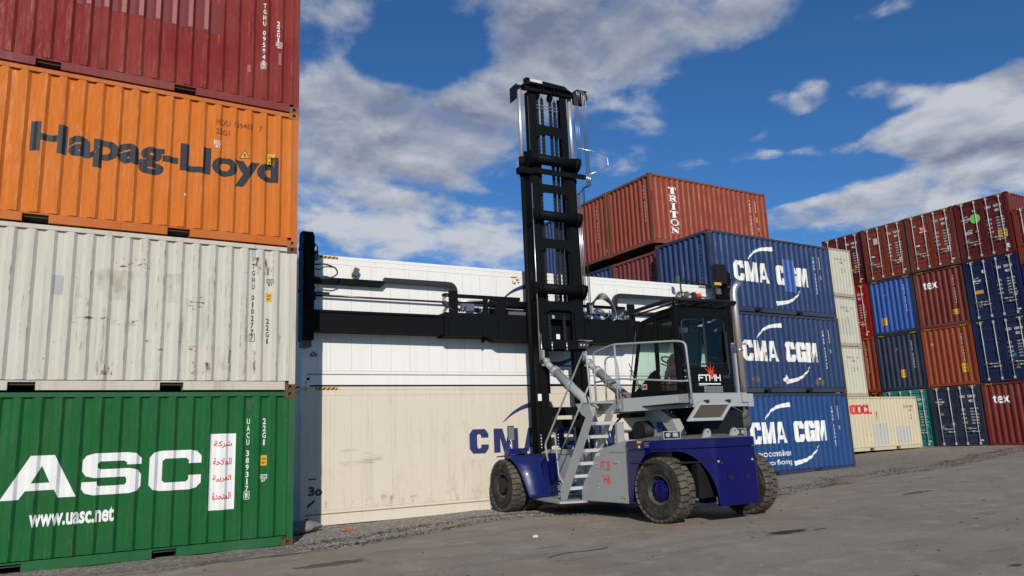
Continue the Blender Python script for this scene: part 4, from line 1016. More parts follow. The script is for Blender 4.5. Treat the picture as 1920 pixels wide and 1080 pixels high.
for (cidx, tier), (kind, pm, fm, lab) in ROW.items():
    # +Y end of each column is on its left side as seen from the yard
    y0 = EY0+2.5*(cidx-1); z0 = EZ0+EH*tier; HH = EH
    if cidx == 0: HH = [2.896, 2.591, 2.591, 2.591][tier]; z0 = EZ0+[0, 2.896, 5.487, 8.078][tier]
    ddx = {(4,3): .1, (2,0): -.05, (1,0): -.1, (3,0): .05}.get((cidx, tier), rnd.uniform(-.04, .04))
    x0 = EX-math.sin(ERZ)*(y0-EY0)+ddx
    t, p = container('long_container', lab, (x0, y0, z0), ERZ, 12.192, HH, pm, fm, GRP_E, left=kind, npitch=44, cast=fm, rodm=ROD_W, hazard=('left', 'front') if (cidx, tier) == (1, 3) else ('left',), n_end=8)
    e = p['left']
    W_ = 2.198
    if kind == 'wall':
        Sign(e).stack('%sU %06d' % (rnd.choice(('GES', 'TEX', 'CMA')), rnd.randrange(100000, 999999)), 1.78, HH-.45, .10, .135, .055).build('code_lettering', M_WHT2, t)
        if (cidx, tier) in ((1, 0), (2, 2)): Sign(e).text('tex', .30, HH-.95, .40, .72, .018, 3).build('lettering', M_WHT, t)
        if (cidx, tier) in ((2, 1), (3, 1), (4, 1)): height_sticker(e, 1.62 if cidx == 2 else 1.05 if cidx == 3 else 1.2, .62, .28, .40, t, '2.9', "9'6\"")
        if (cidx, tier) == (2, 2): height_sticker(e, 1.52, .52, .36, .24, t, '2.9m', "9'6\"")
        if (cidx, tier) == (3, 2): height_sticker(e, .38, .50, .26, .38, t, '2.9', "9'6\"")
        if (cidx, tier) in ((3, 2), (3, 1), (2, 1)): tri_sticker(e, .72 if (cidx, tier) == (3, 2) else .98 if cidx == 3 else .35, HH-.86, .17, t)
    else:
        code = {(1,3): ('BEAU', '412932'), (1,2): ('TGBU', '535190'), (1,1): ('SEGU', '620000'), (2,3): ('TCLU', '199963'), (2,0): ('CMAU', '554030'), (3,3): ('TCLU', '562894'), (4,3): ('TEMU', '640882'), (3,0): ('TEXU', '809020'), (4,2): ('TEMU', '732408')}.get((cidx, tier), ('TCLU', '310442'))
        s = Sign(e, .006).text(code[0], 1.28, HH-.60, .13, .26, .03).text(code[1], 1.66, HH-.60, .13, .36, .03).text('45G1', 1.68, HH-.82, .13, .27, .03); s.build('code_lettering', M_WHT, t)
        small_lines(e, 1.70, HH-1.15, .38, 6, .135, M_WHT2, t, rnd); small_lines(e, 1.27, HH-1.20, .24, 4, .2, M_WHT2, t, rnd)
        if (cidx, tier) not in ((1, 2), (1, 1)): Sign(e, .006).rect(.22, .80, .17, .26).build('data_plate', simple('plate_grey', (.16, .16, .15), .5), t)
        if cidx != 0: Sign(e, .006).rect(1.9, .28, .2, .06).build('small_label', M_WHT, t)
        if (cidx, tier) == (1, 3):
            Sign(e, .008).poly([(.78+.235*math.cos(a), 1.98+.235*math.sin(a)) for a in [i*.262 for i in range(24)]]).build('round_sticker', M_GRN, t)
            Sign(e, .008).poly([(.78+.07*math.cos(a), 2.36+.07*math.sin(a)) for a in [i*.45 for i in range(14)]]).poly([(2.02+.07*math.cos(a), .42+.07*math.sin(a)) for a in [i*.45 for i in range(14)]]).build('round_sticker', M_WHT, t)
            s = Sign(e, .006).text('CMA CGM', .14, 1.98, .09, .42, .04); s.arc([(.24, 2.10), (.33, 2.15), (.45, 2.165)], .012, .03).arc([(.48, 1.95), (.40, 1.91), (.28, 1.9)], .012, .03); s.build('logo', M_WHT, t)
            tri_sticker(e, .80, 1.30, .24, t); height_sticker(e, 1.68, .80, .40, .38, t, '2.9m', "9'6\"")
            Sign(e, .006).text('ECO', .2, 1.28, .14, .36, .05).build('small_logo', M_WHT, t); Sign(e, .006).arc([(.35, 1.43), (.45, 1.48), (.6, 1.45)], .03, .05).build('small_logo', M_GRN, t)
        if (cidx, tier) == (1, 2):
            s = Sign(e, .006).text('CMA CGM', .18, 1.86, .09, .40, .04); s.arc([(.28, 1.98), (.37, 2.03), (.49, 2.045)], .012, .03).arc([(.52, 1.83), (.44, 1.79), (.32, 1.78)], .012, .03); s.build('logo', M_WHT, t)
            height_sticker(e, .22, 1.28, .40, .16, t, None); height_sticker(e, 1.86, .95, .18, .10, t, None)
            Sign(e, .006).rect(.32, .62, .18, .26).build('data_plate', simple('plate_grey', (.16, .16, .15), .5), t)
            Sign(e, .008).poly([(.76+.09*math.cos(a), 2.3+.09*math.sin(a)) for a in [i*.45 for i in range(14)]]).build('round_sticker', M_WHT, t)
        if (cidx, tier) == (1, 1):
            Sign(e, .008).poly([(1.52+.08*math.cos(a), 1.18+.08*math.sin(a)) for a in [i*.45 for i in range(14)]]).build('round_sticker', letter('sticker_blue', (.06, .12, .35), .1), t)
            tri_sticker(e, 1.58, .56, .22, t)
        if (cidx, tier) == (2, 3):
            Sign(e, .008).rect(.56, 2.0, .36, .26).build('lessor_sticker', M_RED, t); Sign(e, .010).rect(.56, 1.95, .36, .05).text('TAL', .60, 2.07, .13, .28, .05).build('lessor_sticker', M_WHT, t)
            tri_sticker(e, .78, 1.22, .2, t); Sign(e, .006).rect(1.82, .78, .16, .22).rect(.3, 1.28, .2, .07).build('small_label', M_WHT, t); Sign(e, .006).rect(.28, 2.3, .14, .08).build('small_label', letter('pale_blue', (.28, .38, .45), .2), t)
        if (cidx, tier) == (3, 3):
            Sign(e, .008).rect(.52, 1.94, .32, .34).build('placard', letter('placard_pink', (.72, .45, .45), .3), t)
            Sign(e, .006).rect(1.82, .78, .16, .22).rect(.3, 1.28, .2, .07).build('small_label', M_WHT, t); Sign(e, .006).rect(.28, 2.3, .14, .08).build('small_label', letter('pale_blue', (.28, .38, .45), .2), t)
        if (cidx, tier) == (4, 3):
            Sign(e, .008).poly([(.42+.08*math.cos(a), 2.3+.08*math.sin(a)) for a in [i*.45 for i in range(14)]]).build('round_sticker', M_WHT, t); height_sticker(e, 1.72, .95, .16, .10, t, None)
        if (cidx, tier) == (4, 2): height_sticker(e, 1.72, .62, .22, .2, t, None)
        if (cidx, tier) == (2, 0):
            s = Sign(e, .006).text('CMA CGM', .12, 2.12, .09, .42, .04); s.arc([(.22, 2.24), (.31, 2.29), (.43, 2.305)], .012, .03).arc([(.46, 2.09), (.38, 2.05), (.26, 2.04)], .012, .03); s.build('logo', M_WHT, t)
            tri_sticker(e, .36, 1.52, .2, t)
            Sign(e, .008).poly([(.82+.085*math.cos(a), 1.1+.085*math.sin(a)) for a in [i*.45 for i in range(14)]]).build('round_sticker', letter('pale_grey_sticker', (.45, .47, .48), .3), t)

# ------------------------------------------------------------------ the container handler
AM = -.05
MOX = RO + REX*(6.096+.06) + REY*(-.95); MOX = Vector((MOX.x, MOX.y, .05))
HD = empty('container_handler', MOX, AM)
tag(HD, 'blue and grey container handler with tall black mast and wide side spreader', 'container handler')
K_BLACK = machine_paint('black_steel', (.0065, .0068, .0078), .55, 0, .05, (.03, .028, .027), .07)
K_BLACKM = machine_paint('black_matt', (.008, .008, .0085), .6, 0, .10, (.045, .042, .04), .25)
K_GREY = machine_paint('machine_grey', (.335, .35, .355), .42, .1, .10, (.25, .23, .2))
K_STEP = machine_paint('step_grey', (.46, .47, .47), .5, 0, .1)
K_BLUE = machine_paint('machine_blue', (.0035, .004, .082), .25, .35, .05, (.08, .075, .08), .2)
K_BLUE2 = machine_paint('fender_blue', (.006, .014, .105), .32, .15, .07, (.10, .10, .13), .25)
K_CHROME = simple('chrome_rod', (.80, .77, .79), .42, .75)
K_PIPE = simple('steel_pipe', (.62, .63, .64), .3, .9)
K_STAIN = simple('stainless_pipe', (.70, .63, .59), .36, .85)
K_CABLE = simple('hydraulic_hose', (.014, .014, .015), .5)
K_HOSEL = simple('hose_silver', (.26, .26, .27), .35, .7)
K_CHAIN = simple('chain_steel', (.02, .019, .018), .5, .4)
K_GLASS = glass('cab_glass', (.80, .95, .87)); K_GLASSD = glass('cab_rear_glass', (.42, .60, .58))
K_ORANGE = simple('lettering_orange', (.75, .085, .02), .5); K_WHITE = simple('lettering_white', (.78, .78, .78), .5)
K_LAMP = simple('lamp_lens', (.42, .43, .45), .15, .3); K_SEATO = simple('orange_fabric', (.62, .065, .015), .8); K_SEAT = simple('seat_cloth', (.014, .014, .015), .7)
K_PLAST = simple('dark_plastic', (.02, .02, .02), .5)
def rubber():
    m = bpy.data.materials.new('tyre_rubber'); m.use_nodes = True; T = NT(m.node_tree); b = T.n['Principled BSDF']
    P = T.new('ShaderNodeNewGeometry').outputs['Position']; n = T.noise(P, 5, 6, .65); f = T.noise(P, 45, 4, .6)
    c = T.mix(T.ramp(n, .4, .68), (.020, .0185, .0165, 1), (.060, .052, .044, 1)); c = T.mix(T.ramp(f, .5, .72, 0, .5), c, (.085, .074, .063, 1))
    T.link(c, b.inputs['Base Color']); b.inputs['Roughness'].default_value = .9; b.inputs['Specular IOR Level'].default_value = .2; return m
K_RUB = rubber(); K_RIMD = machine_paint('rim_dark', (.03, .029, .028), .6, 0, .5, (.09, .08, .07))
K_TREAD = rubber(); K_TREAD.name = 'tyre_tread_dusty'
for nd in K_TREAD.node_tree.nodes:
    if nd.type == 'MIX':
        for i in (6, 7):
            if not nd.inputs[i].is_linked:
                v = nd.inputs[i].default_value; nd.inputs[i].default_value = (v[0]*1.3+.045, v[1]*1.3+.038, v[2]*1.3+.031, 1)

TR, TW = .57, .38       # tyre radius and width
def wheel_meshes(hubm, dished):
    mb = MB(); h = TW/2; r = TR-.028
    prof = [(-h*.78, .275), (-h*.98, .33), (-h*1.0, .40), (-h*.97, .47), (-h*.90, r-.01), (-h*.80, r), (h*.80, r), (h*.90, r-.01), (h*.97, .47), (h*1.0, .40), (h*.98, .33), (h*.78, .275)]
    mb.lathe(prof, 'x', n=56)
    for rr in (.36, .455):      # moulded rings in the sidewall
        for s in (-1, 1): mb.lathe([(s*h*.985, rr-.006), (s*(h*1.0+.008), rr), (s*h*.985, rr+.006)], 'x', n=48)
    N = 30
    for k in range(N):
        for sd in (-1, 1):
            a0 = 2*math.pi*(k+(.5 if sd > 0 else 0))/N; da = 2*math.pi/N*.80
            # lug outline across half the tread, chevron shaped
            cols = [(.0, .22), (.075, .0), (.15, .14), (.205, .10)]
            xs = [sd*c for c, _ in cols]; top = []; bot = []
            for (x, sh) in cols:
                rr = TR if x < .18 else TR-.028
                rb = r-.012 if x < .18 else .485
                for e, lst_r in ((0, rr), (1, rr)): pass
                for e in (0, 1):
                    a = a0+da*(e+sh-.5)
                    xx = sd*min(x, h*(1.02 if x > .18 else 1))
                    top.append(mb.bm.verts.new((xx, lst_r*math.cos(a), lst_r*math.sin(a))))
                    bot.append(mb.bm.verts.new((sd*min(x, h*.9), rb*math.cos(a), rb*math.sin(a))))
            for i in range(3):
                t0, t1, t2, t3 = 2*i, 2*i+1, 2*i+3, 2*i+2
                mb.bm.faces.new((top[t0], top[t1], top[t2], top[t3])).material_index = 1
                mb.bm.faces.new((top[t0], top[t3], bot[t3], bot[t0])); mb.bm.faces.new((top[t1], top[t2], bot[t2], bot[t1]))
            mb.bm.faces.new((top[0], top[1], bot[1], bot[0])); mb.bm.faces.new((top[6], top[7], bot[7], bot[6])).material_index = 1
    tyre = mb.build('tyre', K_RUB, mat2=K_TREAD)
    for p in tyre.data.polygons: p.use_smooth = p.use_smooth and p.material_index == 0
    # rim: -x side is the outer face
    mb = MB()
    if dished: pr = [(-h*.80, .285), (-h*.86, .265), (-h*.78, .245), (-.02, .235), (.03, .20), (.03, .03), (.06, .0)]
    else: pr = [(-h*.80, .285), (-h*.90, .262), (-h*.80, .245), (-.075, .225), (-.06, .05), (-.06, .0)]
    mb.lathe(pr, 'x', n=40); mb.lathe([(h*.78, .285), (h*.6, .24), (.05, .235), (.05, .02)], 'x', n=40)
    rim = mb.build('wheel', K_RIMD)
    mb = MB(); x0 = .028 if dished else -.075; rr = .17 if dished else .185
    mb.lathe([(x0+.02, rr), (x0-.035, rr), (x0-.045, rr-.015), (x0-.045, rr*.64), (x0-.060, rr*.60), (x0-.066, rr*.5), (x0-.066, .0)], 'x', n=36)
    for k in range(10):
        a = 2*math.pi*k/10+.2; y, z = rr*.82*math.cos(a), rr*.82*math.sin(a); mb.cyl((x0-.04, y, z), (x0-.066, y, z), .014, n=6)
    hub = mb.build('hub', hubm); 
    return rim, tyre, hub
def put_wheel(parts, x, y, rz, flip=False):
    out = []
    for i, o in enumerate(parts):
        c = o.copy(); col.objects.link(c); out.append(c)
    out[0].parent = HD; out[0].location = (x, y, TR-.006); out[0].rotation_euler = (random.random()*0, 0, rz+(math.pi if flip else 0))
    for c in out[1:]: c.parent = out[0]
W_R = wheel_meshes(K_BLUE, False); W_F = wheel_meshes(K_BLUE, True)
put_wheel(W_R, -1.0, -4.42, R(8)); put_wheel(W_R, 1.0, -4.42, R(8), True)
for x in (-1.78, -1.33): put_wheel(W_F, x, 0, 0)
for x in (1.33, 1.78): put_wheel(W_F, x, 0, 0, True)
for o in W_R+W_F: bpy.data.objects.remove(o)

def tube_part(name, pts, r, m, parent=HD, n=8, rnd_=0.0): return MB().tube(pts, r, n, rnd_).build(name, m, parent)

# chassis ----------------------------------------------------------------
mb = MB()
side = [(.35,.42),(.35,1.0),(-.02,1.30),(-1.9,1.30),(-2.6,1.30),(-3.3,1.42),(-4.4,1.26),(-4.4,.62),(-3.6,.42),(-.25,.30)]
for x0, x1 in ((-.80, -.75), (.75, .80)): mb.prism(side, 'x', x0, x1)
mb.box(-.75, .75, -.35, -.3, .45, 1.05); mb.box(-.75, .75, -3.2, -3.15, .45, 1.0); mb.box(-.75, .75, -3.9, -.4, .42, .47)
ch = mb.build('chassis', K_GREY, HD)
mb = MB(); mb.cyl((-1.95, 0, .57), (1.95, 0, .57), .16, n=16); mb.box(-1.05, 1.05, -.22, .22, .36, .80); mb.build('front_axle', K_BLACKM, HD)
mb = MB(); mb.box(-.62, .62, -4.56, -4.28, .40, .62); mb.cyl((-.72, -4.62, .58), (.72, -4.62, .58), .085, n=14); mb.box(-.75, -.6, -4.55, -4.3, .3, .78); mb.box(.6, .75, -4.55, -4.3, .3, .78); mb.box(-.35, -.15, -4.8, -4.55, .30, .46)
mb.build('rear_axle', K_BLUE, HD)
# engine bay and transmission between the plates
mb = MB(); mb.box(-.55, .6, -4.1, -2.35, .62, 1.30); mb.box(-.42, .5, -3.6, -2.7, 1.30, 1.62); mb.cyl((-.2, -2.3, .8), (-.2, -.5, .75), .16, n=14); mb.build('engine', K_BLACKM, HD)
mb = MB()
mb.prism([(-1.25,-3.80),(-1.25,-4.30),(-1.12,-4.62),(-.62,-5.10),(.62,-5.10),(1.12,-4.62),(1.25,-4.30),(1.25,-3.80)], 'z', 1.02, 1.04)
mb.box(-.72, .72, -5.0, -4.85, .42, 1.02); mb.box(-.78, .78, -3.85, -3.8, .6, 1.03)
mb.build('counterweight_core', K_BLACKM, HD)

# stair side: tank with slanted front
mb = MB(); tank = [(-2.06,.29),(-2.07,.48),(-2.17,.67),(-2.48,1.01),(-2.62,1.20),(-2.69,1.27),(-3.70,1.46),(-3.72,1.30),(-3.62,.30)]
mb.prism(tank, 'x', -1.21, -.80); tk = mb.build('tank_panel', K_GREY, HD, bevel=.012)
pt = Panel((-1.21, 0, 0), (0, -1, 0), (-1, 0, 0))
Sign(pt).text('FT 20', 2.80, .885, .19, .31, .018, 3).build('model_lettering', K_ORANGE, tk); Sign(pt).text('H6', 2.87, .635, .18, .23, .018, 3).build('model_lettering', K_ORANGE, tk)
s = Sign(pt); s.rect(2.62, 1.165, .17, .055); s.build('type_plate', K_WHITE, tk)
s = Sign(pt, .006); s.text('TEL 0 100', 2.635, 1.18, .025, .14); s.build('type_plate', M_BLK, tk)
for z in (.56, .95):
    Sign(pt).rect(2.655, z, .06, .075).build('warning_sticker', K_WHITE, tk); Sign(pt, .006).rect(2.665, z+.035, .04, .03).rect(2.672, z+.012, .02, .018).build('warning_sticker', M_BLK, tk)
for z, y in ((1.05, 3.30), (.42, 3.50)):
    m_ = MB(); m_.box(-1.222, -1.21, -y-.012, -y+.012, z-.03, z+.03); m_.box(-1.225, -1.21, -y-.07, -y-.016, z-.02, z+.02); m_.box(-1.225, -1.21, -y+.016, -y+.07, z-.02, z+.02); m_.build('panel_latch', simple('latch', (.42, .40, .33), .5, .3), tk)
MB().box(-1.214, -1.209, -3.60, -3.10, 1.232, 1.238).build('panel_gap', M_HOLE, tk)
# logo on the recessed plate beside the steps
pc = Panel((-.80, 0, 0), (0, -1, 0), (-1, 0, 0))
def logo_f(pan, x, z, w, h, m, t, off=.004):
    """the maker's wide lettering: F T M H drawn as thin strokes"""
    s = Sign(pan, off); e = h*.20; u = w/4.3
    s.rect(x, z, e, h).rect(x, z+h-e, u*.95, e).rect(x+e, z+h*.42, u*.7, e*.9)                                   # F
    s.rect(x+u*1.0, z+h-e, u*1.05, e).rect(x+u*1.42, z, e, h)                                                       # T
    X = x+u*2.1; s.rect(X, z, e, h).rect(X+u*1.02, z, e, h).poly([(X, z+h), (X+e, z+h), (X+u*.62, z+h*.3), (X+u*.5, z+h*.3)]).poly([(X+u*1.02+e, z+h), (X+u*1.02, z+h), (X+u*.5, z+h*.3), (X+u*.62, z+h*.3)])  # M
    X = x+u*3.4; s.rect(X, z, e, h).rect(X+u*.78, z, e, h).rect(X+e, z+h*.42, u*.7, e*.9)                        # H
    s.rect(x, z-h*.55, w, e*.9); s.build('logo', m, t)
def spark(pan, x, z, r, m, t):
    s = Sign(pan, .005)
    for a, l in ((90, 1.0), (60, .85), (35, .6), (118, 1.1), (145, .9), (0, .55), (180, .5), (-25, .35), (205, .4), (250, .5), (290, .55)):
        c, q = math.cos(R(a)), math.sin(R(a)); n = (-q*.055*r, c*.055*r)
        s.poly([(x-n[0], z-n[1]), (x+c*r*l, z+q*r*l), (x+n[0], z+n[1])])
    s.build('logo_spark', m, t)
logo_f(pc, .42, .46, .78, .16, K_BLUE, ch); spark(pc, .85, .66, .22, K_ORANGE, ch)
Sign(pc).rect(.28, .88, .11, .2).rect(.22, .98, .05, .05).build('warning_sticker', K_WHITE, ch); Sign(pc, .006).rect(.30, .97, .05, .1).build('warning_sticker', M_BLK, ch)
MB().box(-.806, -.80, -1.05, -.05, 1.185, 1.195).build('panel_gap', M_HOLE, ch)

# stairs -------------------------------------------------------------------
ST = [(-1.92,.57),(-2.13,.81),(-2.37,1.06),(-2.56,1.31),(-2.77,1.57),(-2.99,1.82)]
mb = MB(); mb.prism([(-1.79,.31),(-1.79,.52),(-2.93,2.02),(-3.10,2.02),(-3.10,1.93),(-1.95,.31)], 'x', -1.54, -1.505)
mb.prism([(-1.99,.52),(-2.93,2.02),(-3.10,2.02),(-3.10,1.93),(-2.10,.45)], 'x', -1.085, -1.055)
stair = mb.build('stair', K_GREY, HD)
for y, z in ST:
    mb = MB(); mb.box(-1.503, -1.088, y-.17, y+.03, z-.06, z); mb.build('stair_step', K_STEP, stair)
mb = MB(); mb.prism([(-1.40,-.18),(-1.02,-.48),(-.80,-.50),(-.80,-2.16),(-1.30,-2.24),(-1.74,-2.06)], 'z', .26, .302); mb.build('footplate', K_GREY, HD)
RR = .02
def rail(pts, parent, r=RR, rd=.10): return tube_part('handrail', pts, r, K_GREY, parent, 8, rd)
rail([(-1.56,-1.38,1.08),(-1.56,-1.30,1.42),(-1.53,-2.86,3.16),(-1.52,-2.98,3.12),(-1.50,-3.02,2.20),(-1.42,-3.14,2.08)], stair, .019, .07)
rail([(-1.53,-1.93,.62),(-1.53,-1.74,.78),(-1.53,-1.66,1.66),(-1.53,-1.52,1.64)], stair, .017, .05)
rail([(-1.53,-1.70,1.08),(-1.53,-3.0,2.50)], stair, .016, 0)
rail([(-1.07,-2.05,.80),(-1.07,-1.98,1.72),(-1.07,-2.08,1.78),(-1.07,-2.18,1.72),(-1.07,-2.30,1.02),(-1.07,-2.42,.98)], stair, .015, .04)

# platform -----------------------------------------------------------------
PL = [(-1.05,-2.55),(-1.05,-3.45),(-.61,-4.55),(-.57,-4.86),(.76,-4.86),(.80,-2.9),(.55,-2.55)]
mb = MB(); mb.prism(PL, 'z', 2.205, 2.235)
for (a, b) in zip(PL, PL[1:]+PL[:1]):
    d = Vector((b[0]-a[0], b[1]-a[1], 0)); L_ = d.length; ang = math.atan2(d.y, d.x)
    M = Matrix.Translation((a[0], a[1], 0)) @ Matrix.Rotation(ang, 4, 'Z'); mb.box(0, L_, 0, .03, 1.985, 2.204, M)
plat = mb.build('platform', K_GREY, HD)
mb = MB(); mb.box(-.9, .88, -4.8, -2.6, 2.05, 2.07)
for i in range(5): mb.box(-.7, -.6, -3.3-.13*i, -3.25-.13*i, 2.03, 2.05)
mb.build('under_tray', K_BLACKM, plat)
def foot(x, y, parent, dx=.05): 
    MB().box(x-.012, x+.012, y-.07, y+.03, 2.05, 2.13).build('rail_bracket', K_GREY, parent)
rail([(-1.09,-2.60,2.05),(-1.09,-2.60,3.22),(-1.09,-3.3,3.30),(-.67,-4.68,3.20),(-.62,-4.86,3.15),(-.61,-4.90,2.02)], plat, .021, .09)
rail([(-1.09,-2.61,2.62),(-1.08,-3.44,2.62),(-.65,-4.72,2.46),(-.61,-4.86,2.46)], plat, .018, .1)
rail([(-1.09,-3.34,2.05),(-1.09,-3.34,3.28)], plat, .018, 0)
rail([(-.85,-2.62,2.2),(-.85,-2.66,3.08),(-.85,-2.8,3.12),(-.85,-3.0,3.10),(-.85,-3.08,2.9),(-.85,-3.12,2.2)], plat, .017, .07); rail([(-.85,-2.65,2.55),(-.85,-3.1,2.52)], plat, .015, 0)
for (x, y) in ((-1.11,-2.62),(-1.11,-3.36),(-.63,-4.90)): foot(x, y, plat)
MB().box(.752, .795, -4.67, -4.63, 2.02, 3.0).build('grab_post', K_GREY, plat)
mb = MB(); mb.box(.62, .74, -4.892, -4.862, 2.06, 2.22); mb.box(.84, .99, -4.80, -4.76, 1.98, 2.22); mb.box(.74, .84, -4.80, -4.77, 2.05, 2.15); mb.build('side_bracket', K_GREY, plat)
mb = MB(); mb.box(-.80, -.62, -3.12, -2.85, 2.24, 2.38); mb.box(-.58, -.44, -3.1, -2.9, 2.24, 2.36); mb.cyl((-.75,-3.14,2.34),(-.75,-3.06,2.34),.03); mb.build('battery_switch', simple('switch_box', (.14, .13, .12), .6), plat)
# supports: curved posts between chassis and platform
for x in (-.62, .42):
    mb = MB()
    prof = [(-4.50,1.26),(-4.50,1.55),(-4.35,1.80),(-3.98,2.02),(-3.60,2.02),(-4.02,1.80),(-4.24,1.55),(-4.26,1.26)]
    mb.prism(prof, 'x', x-.02, x+.16); mb.build('platform_support', K_GREY, HD)
mb = MB(); mb.prism([(-3.3,1.40),(-2.55,2.04),(-3.25,2.04),(-4.1,2.0),(-3.9,1.45)], 'x', -.55, -.50); mb.build('engine_side_panel', K_GREY, HD)
MB().box(-.562, -.552, -3.98, -3.80, 1.58, 1.76).build('blue_label', simple('label_blue', (.01, .05, .22), .5), HD)
# stair head gusset
mb = MB(); mb.prism([(-2.45,2.20),(-2.95,2.20),(-3.02,1.95),(-2.80,1.92),(-2.66,1.98)], 'x', -1.5, -1.46); mb.build('stair_gusset', K_GREY, HD)
MB().box(-1.50, -1.02, -3.12, -2.60, 2.17, 2.20).build('stair_landing', K_GREY, HD)
# air cleaner and radiator clutter seen under the platform
mb = MB(); mb.cyl((-.78,-3.50,1.60),(-.15,-3.50,1.60),.20, n=24); mb.cyl((-.80,-3.50,1.60),(-.78,-3.50,1.60),.155, n=24); mb.cyl((-.5,-3.50,1.60),(-.47,-3.50,1.60),.21, n=24); mb.box(-.9, -.3, -3.45, -3.0, 1.88, 1.96); mb.build('air_cleaner', K_BLACKM, HD)
mb = MB(); mb.box(-1.0, -.84, -3.13, -3.06, 1.30, 1.80); mb.build('bracket_plate', K_GREY, HD)
tube_part('hose', [(-.95,-2.95,1.30),(-1.0,-2.98,1.5),(-.98,-3.0,1.75),(-.8,-3.02,1.9)], .02, K_CABLE, HD, 6, .1)
mb = MB(); mb.box(-.25, .75, -4.72, -3.9, 1.5, 2.0); mb.cyl((-.30,-4.3,1.72),(.9,-4.3,1.72),.2, n=18); mb.build('radiator_housing', K_BLACKM, HD)

# counterweight --------------------------------------------------------------
plan = [(-1.25,-3.72),(-1.25,-4.25),(-1.21,-4.42),(-1.10,-4.60),(-.80,-4.90),(-.52,-5.17),(-.46,-5.215),(0,-5.25),(.46,-5.215),(.52,-5.17),(.80,-4.90),(1.10,-4.60),(1.21,-4.42),(1.25,-4.25),(1.25,-3.72)]
def resample(P, n):
    L_ = [0]
    for a, b in zip(P, P[1:]): L_.append(L_[-1]+math.hypot(b[0]-a[0], b[1]-a[1]))
    out = []
    for i in range(n+1):
        s = L_[-1]*i/n
        for k in range(len(P)-1):
            if L_[k] <= s <= L_[k+1]+1e-9:
                u = (s-L_[k])/(L_[k+1]-L_[k]); out.append((P[k][0]+(P[k+1][0]-P[k][0])*u, P[k][1]+(P[k+1][1]-P[k][1])*u, s, L_[-1])); break
    return out
smp = resample(plan, 120)
def arch_bottom(s, L_):
    s = min(s, L_-s); half = L_/2
    a0, a1 = .10, half-.46
    if s < a0: return .34
    if s > a1: return .28
    m = (a0+a1)/2; w = (a1-a0)/2; u = abs((s-m)/w)
    return max(.30 if s > m else .34, .34+.895*(max(0, 1-u**(3.0 if s < m else 2.7)))**.62)
mb = MB(); ins = .09
def inset(i):
    x, y, s, L_ = smp[i]; a = smp[max(0, i-1)]; b = smp[min(len(smp)-1, i+1)]; dx, dy = b[0]-a[0], b[1]-a[1]; l = math.hypot(dx, dy); return x-dy/l*ins, y+dx/l*ins
rows = []
for i, (x, y, s, L_) in enumerate(smp):
    zb = arch_bottom(s, L_); ix, iy = inset(i)
    tap = 1.0
    rows.append([mb.bm.verts.new(p) for p in ((x, y, 1.262), (x, y, zb), (ix, iy, zb), (ix, iy, 1.262))])
for A, B in zip(rows, rows[1:]):
    for j in range(4): 
        f_ = mb.bm.faces.new((A[j], B[j], B[(j+1) % 4], A[(j+1) % 4])); f_.smooth = False
mb.bm.faces.new(rows[0]); mb.bm.faces.new(rows[-1][::-1])
cw = mb.build('counterweight', K_BLUE, HD)
# lid: bevelled rim slab
mb = MB(); rp = [(x, y) for x, y, s, L_ in resample(plan, 80)]
lv = [(0.0, 1.277), (0.0, 1.405), (-.022, 1.430)]
cx_, cy_ = 0, -4.3
def lid_ring(off, z, mul=1.0):
    ring = []
    for (x, y) in rp:
        d = Vector((x-cx_, y-cy_)); l = d.length; ring.append(mb.bm.verts.new((cx_+d.x*mul+d.x/l*off, cy_+d.y*(mul if y < -3.8 else 1)+(d.y/l*off if y < -3.8 else 0), z)))
    return ring
for (o0, z0), (o1, z1) in zip(lv, lv[1:]):
    A, B = lid_ring(o0, z0), lid_ring(o1, z1)
    for i in range(len(A)-1): mb.bm.faces.new((A[i], A[i+1], B[i+1], B[i])).smooth = True
    mb.bm.faces.new((A[0], B[0], B[-1], A[-1]))
mb.bm.faces.new(lid_ring(0.0, 1.277)[::-1])
A, B = lid_ring(-.022, 1.430), lid_ring(-.022, 1.50, .5)
for i in range(len(A)-1): f_ = mb.bm.faces.new((A[i], A[i+1], B[i+1], B[i])); f_.smooth = True; f_.material_index = 1
mb.bm.faces.new((A[0], B[0], B[-1], A[-1]))
tv = lid_ring(-.022, 1.50, .5); ff = mb.bm.faces.new(tv); ff.material_index = 1
mb.build('counterweight_lid', K_BLUE, cw, mat2=machine_paint('lid_dusty', (.06, .055, .06), .6, 0, .5, (.16, .14, .125)))
